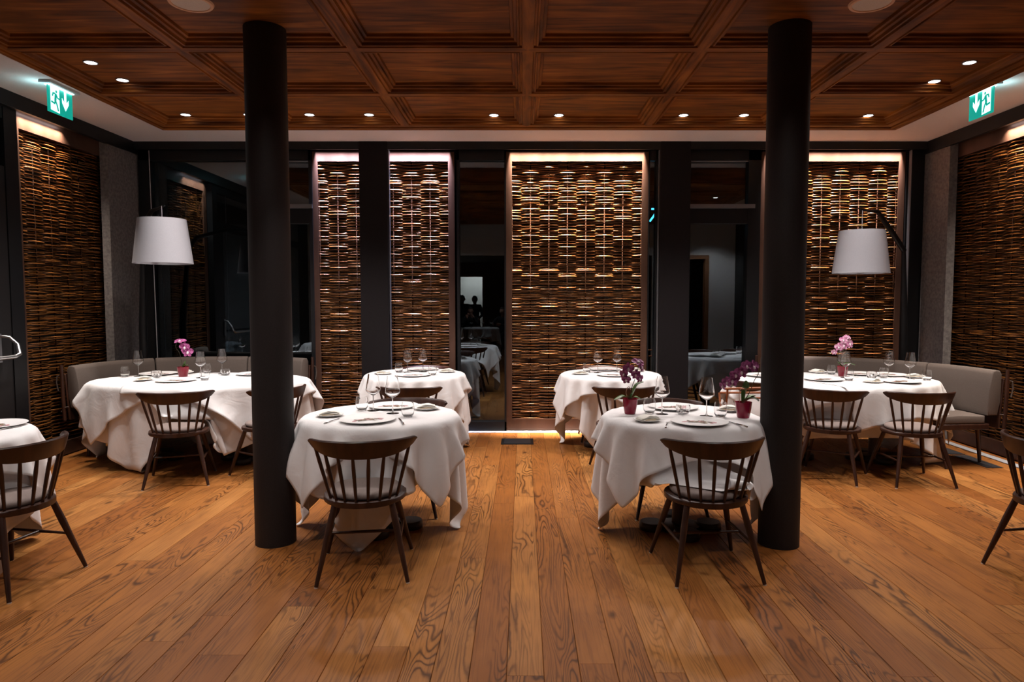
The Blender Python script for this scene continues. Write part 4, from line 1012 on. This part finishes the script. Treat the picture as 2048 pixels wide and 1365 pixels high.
# people at and behind that table, seen only as reflections
M['skin'] = mat('skin', (.45, .24, .17), .6); M['dark_clothes'] = mat('dark_clothes', (.012, .012, .014), .85); M['hair'] = mat('dark_hair', (.02, .012, .008), .7)
def person(lb, x, y, rz, J, E_, mats=None):
    me = bpy.data.meshes.new('body'); names = list(J); me.from_pydata([J[k][0] for k in names], [(names.index(a), names.index(b)) for a, b in E_], [])
    o = bpy.data.objects.new('person', me); C.objects.link(o); o.location = (x, y, 0); o.rotation_euler = (0, 0, rz); tag(o, lb, 'person')
    o.modifiers.new('skin', 'SKIN')
    for i, k in enumerate(names):
        sv = me.skin_vertices[0].data[i]; r = J[k][1]; sv.radius = r if isinstance(r, tuple) else (r, r); sv.use_root = (k == 'pelvis')
    s = o.modifiers.new('sub', 'SUBSURF'); s.levels = 2; s.render_levels = 2
    me.materials.append(M['dark_clothes'])
    hx, hy, hz = J['neck'][0]; hz += .02
    b = BM(); bmesh.ops.create_uvsphere(b, u_segments=24, v_segments=18, radius=1.)
    for v in b.verts:
        p = v.co
        nx = p.x*.076; ny = p.y*.094+.012; nz = p.z*.115+.115
        if p.z < 0: nx *= 1-.28*p.z*p.z; ny -= 0.006*abs(p.z)
        if p.y > .80 and abs(p.x) < .22 and -.35 < p.z < .12: ny += .020*(1-abs(p.x)/.22)*(1-abs(p.z+.15)/.3 if abs(p.z+.15) < .3 else 0)
        if p.y > .7 and .02 < p.z < .25 and .22 < abs(p.x) < .55: ny -= .010
        if p.y > .7 and -.62 < p.z < -.45 and abs(p.x) < .35: ny -= .005
        v.co = (hx+nx, hy+ny, hz+nz)
    lathe(b, [(.052, -.06), (.048, .02), (.05, .06)], 14, (hx, hy, hz), True)
    for sx in (-1, 1): tube(b, [(hx+sx*.074, hy+.0, hz+.09), (hx+sx*.084, hy-.005, hz+.13)], [.012, .016], 8)
    obj('head', b, M['skin'], o, True)
    b = BM(); bmesh.ops.create_uvsphere(b, u_segments=24, v_segments=18, radius=1.)
    bmesh.ops.delete(b, geom=[v for v in b.verts if v.co.z < -.1 or (v.co.y > .45 and v.co.z < .5)], context='VERTS')
    for v in b.verts: v.co = (hx+v.co.x*.084, hy+v.co.y*.104+.008, hz+.118+v.co.z*.124)
    obj('hair', b, M['hair'], o, True)
    for sd in ('l', 'r'):
        c = Vector(J['hand_'+sd][0]); e = Vector(J['elbow_'+sd][0]); d = (c-e).normalized(); s_ = d.cross(Vector((0, 1, 0))).normalized()
        if s_.length < .1: s_ = Vector((1, 0, 0))
        up = s_.cross(d)
        b = BM(); tube(b, [c-d*.05, c-d*.02, c+d*.03, c+d*.06], [.024, .030, .034, .028], 10, flat=.5)
        for k in range(4): tube(b, [c+d*.055+s_*(k-1.5)*.017, c+d*.09+s_*(k-1.5)*.018+up*.006, c+d*(.115+.008*(k in (1, 2)))+s_*(k-1.5)*.017+up*.02], [.009, .0085, .007], 7)
        tube(b, [c+s_*.025, c+s_*.045+d*.025, c+s_*.048+d*.05], [.011, .010, .008], 7)
        obj('hand', b, M['skin'], o, True)
def standing(h=1.7):
    k = h/1.7
    J = {'pelvis': ((0, 0, .95*k), (.13, .10)), 'waist': ((0, 0, 1.10*k), (.125, .095)), 'chest': ((0, 0, 1.28*k), (.15, .11)), 'neck': ((0, 0, 1.42*k), .055)}
    for n, s in (('l', -1), ('r', 1)):
        J['sh_'+n] = ((s*.17, 0, 1.37*k), .062); J['elbow_'+n] = ((s*.24, .03, 1.10*k), .045); J['hand_'+n] = ((s*.18, .20, .98*k), .03)
        J['hip_'+n] = ((s*.09, 0, .88*k), .095); J['knee_'+n] = ((s*.10, .02, .48*k), .06); J['ankle_'+n] = ((s*.10, 0, .07), .042); J['toe_'+n] = ((s*.11, .16, .04), .035)
    return J
def seated(arms):
    J = {'pelvis': ((0, 0, .56), (.15, .11)), 'waist': ((0, .01, .72), (.125, .10)), 'chest': ((0, .03, .90), (.15, .11)), 'neck': ((0, .06, 1.05), .055)}
    for n, s in (('l', -1), ('r', 1)):
        J['sh_'+n] = ((s*.17, .03, 1.0), .06); J['elbow_'+n] = (arms[n][0], .042); J['hand_'+n] = (arms[n][1], .028)
        J['hip_'+n] = ((s*.10, .05, .54), .09); J['knee_'+n] = ((s*.12, .44, .52), .062); J['ankle_'+n] = ((s*.12, .42, .08), .042); J['toe_'+n] = ((s*.12, .58, .04), .034)
    return J
ED = [('pelvis', 'waist'), ('waist', 'chest'), ('chest', 'neck')]+[e for n in 'lr' for e in (('chest', 'sh_'+n), ('sh_'+n, 'elbow_'+n), ('elbow_'+n, 'hand_'+n), ('pelvis', 'hip_'+n), ('hip_'+n, 'knee_'+n), ('knee_'+n, 'ankle_'+n), ('ankle_'+n, 'toe_'+n))]
person('standing person in dark clothes mirrored left in the lit doorway', -1.78, -4.45, R(-10), standing(1.66), ED)
person('standing person in dark clothes mirrored right in the lit doorway', -1.42, -4.55, R(15), standing(1.64), ED)
person('seated person in dark clothes with hands raised to the face, mirrored in the narrow window', -1.50, -3.95, 0, seated({'l': ((-.22, .26, .80), (-.09, .22, 1.02)), 'r': ((.22, .26, .80), (.09, .22, 1.02))}), ED)
person('seated person in dark clothes leaning forward, mirrored at the right of the narrow window', -.55, -3.80, R(25), seated({'l': ((-.26, .22, .78), (-.12, .42, .82)), 'r': ((.26, .22, .78), (.10, .42, .82))}), ED)
dup(ch0, (-1.50, -3.95, 0), 0, 'dark chair under the seated person with raised hands, mirrored in the narrow window')
dup(ch0, (-.55, -3.80, 0), R(25), 'dark chair under the forward-leaning seated person, mirrored in the narrow window')
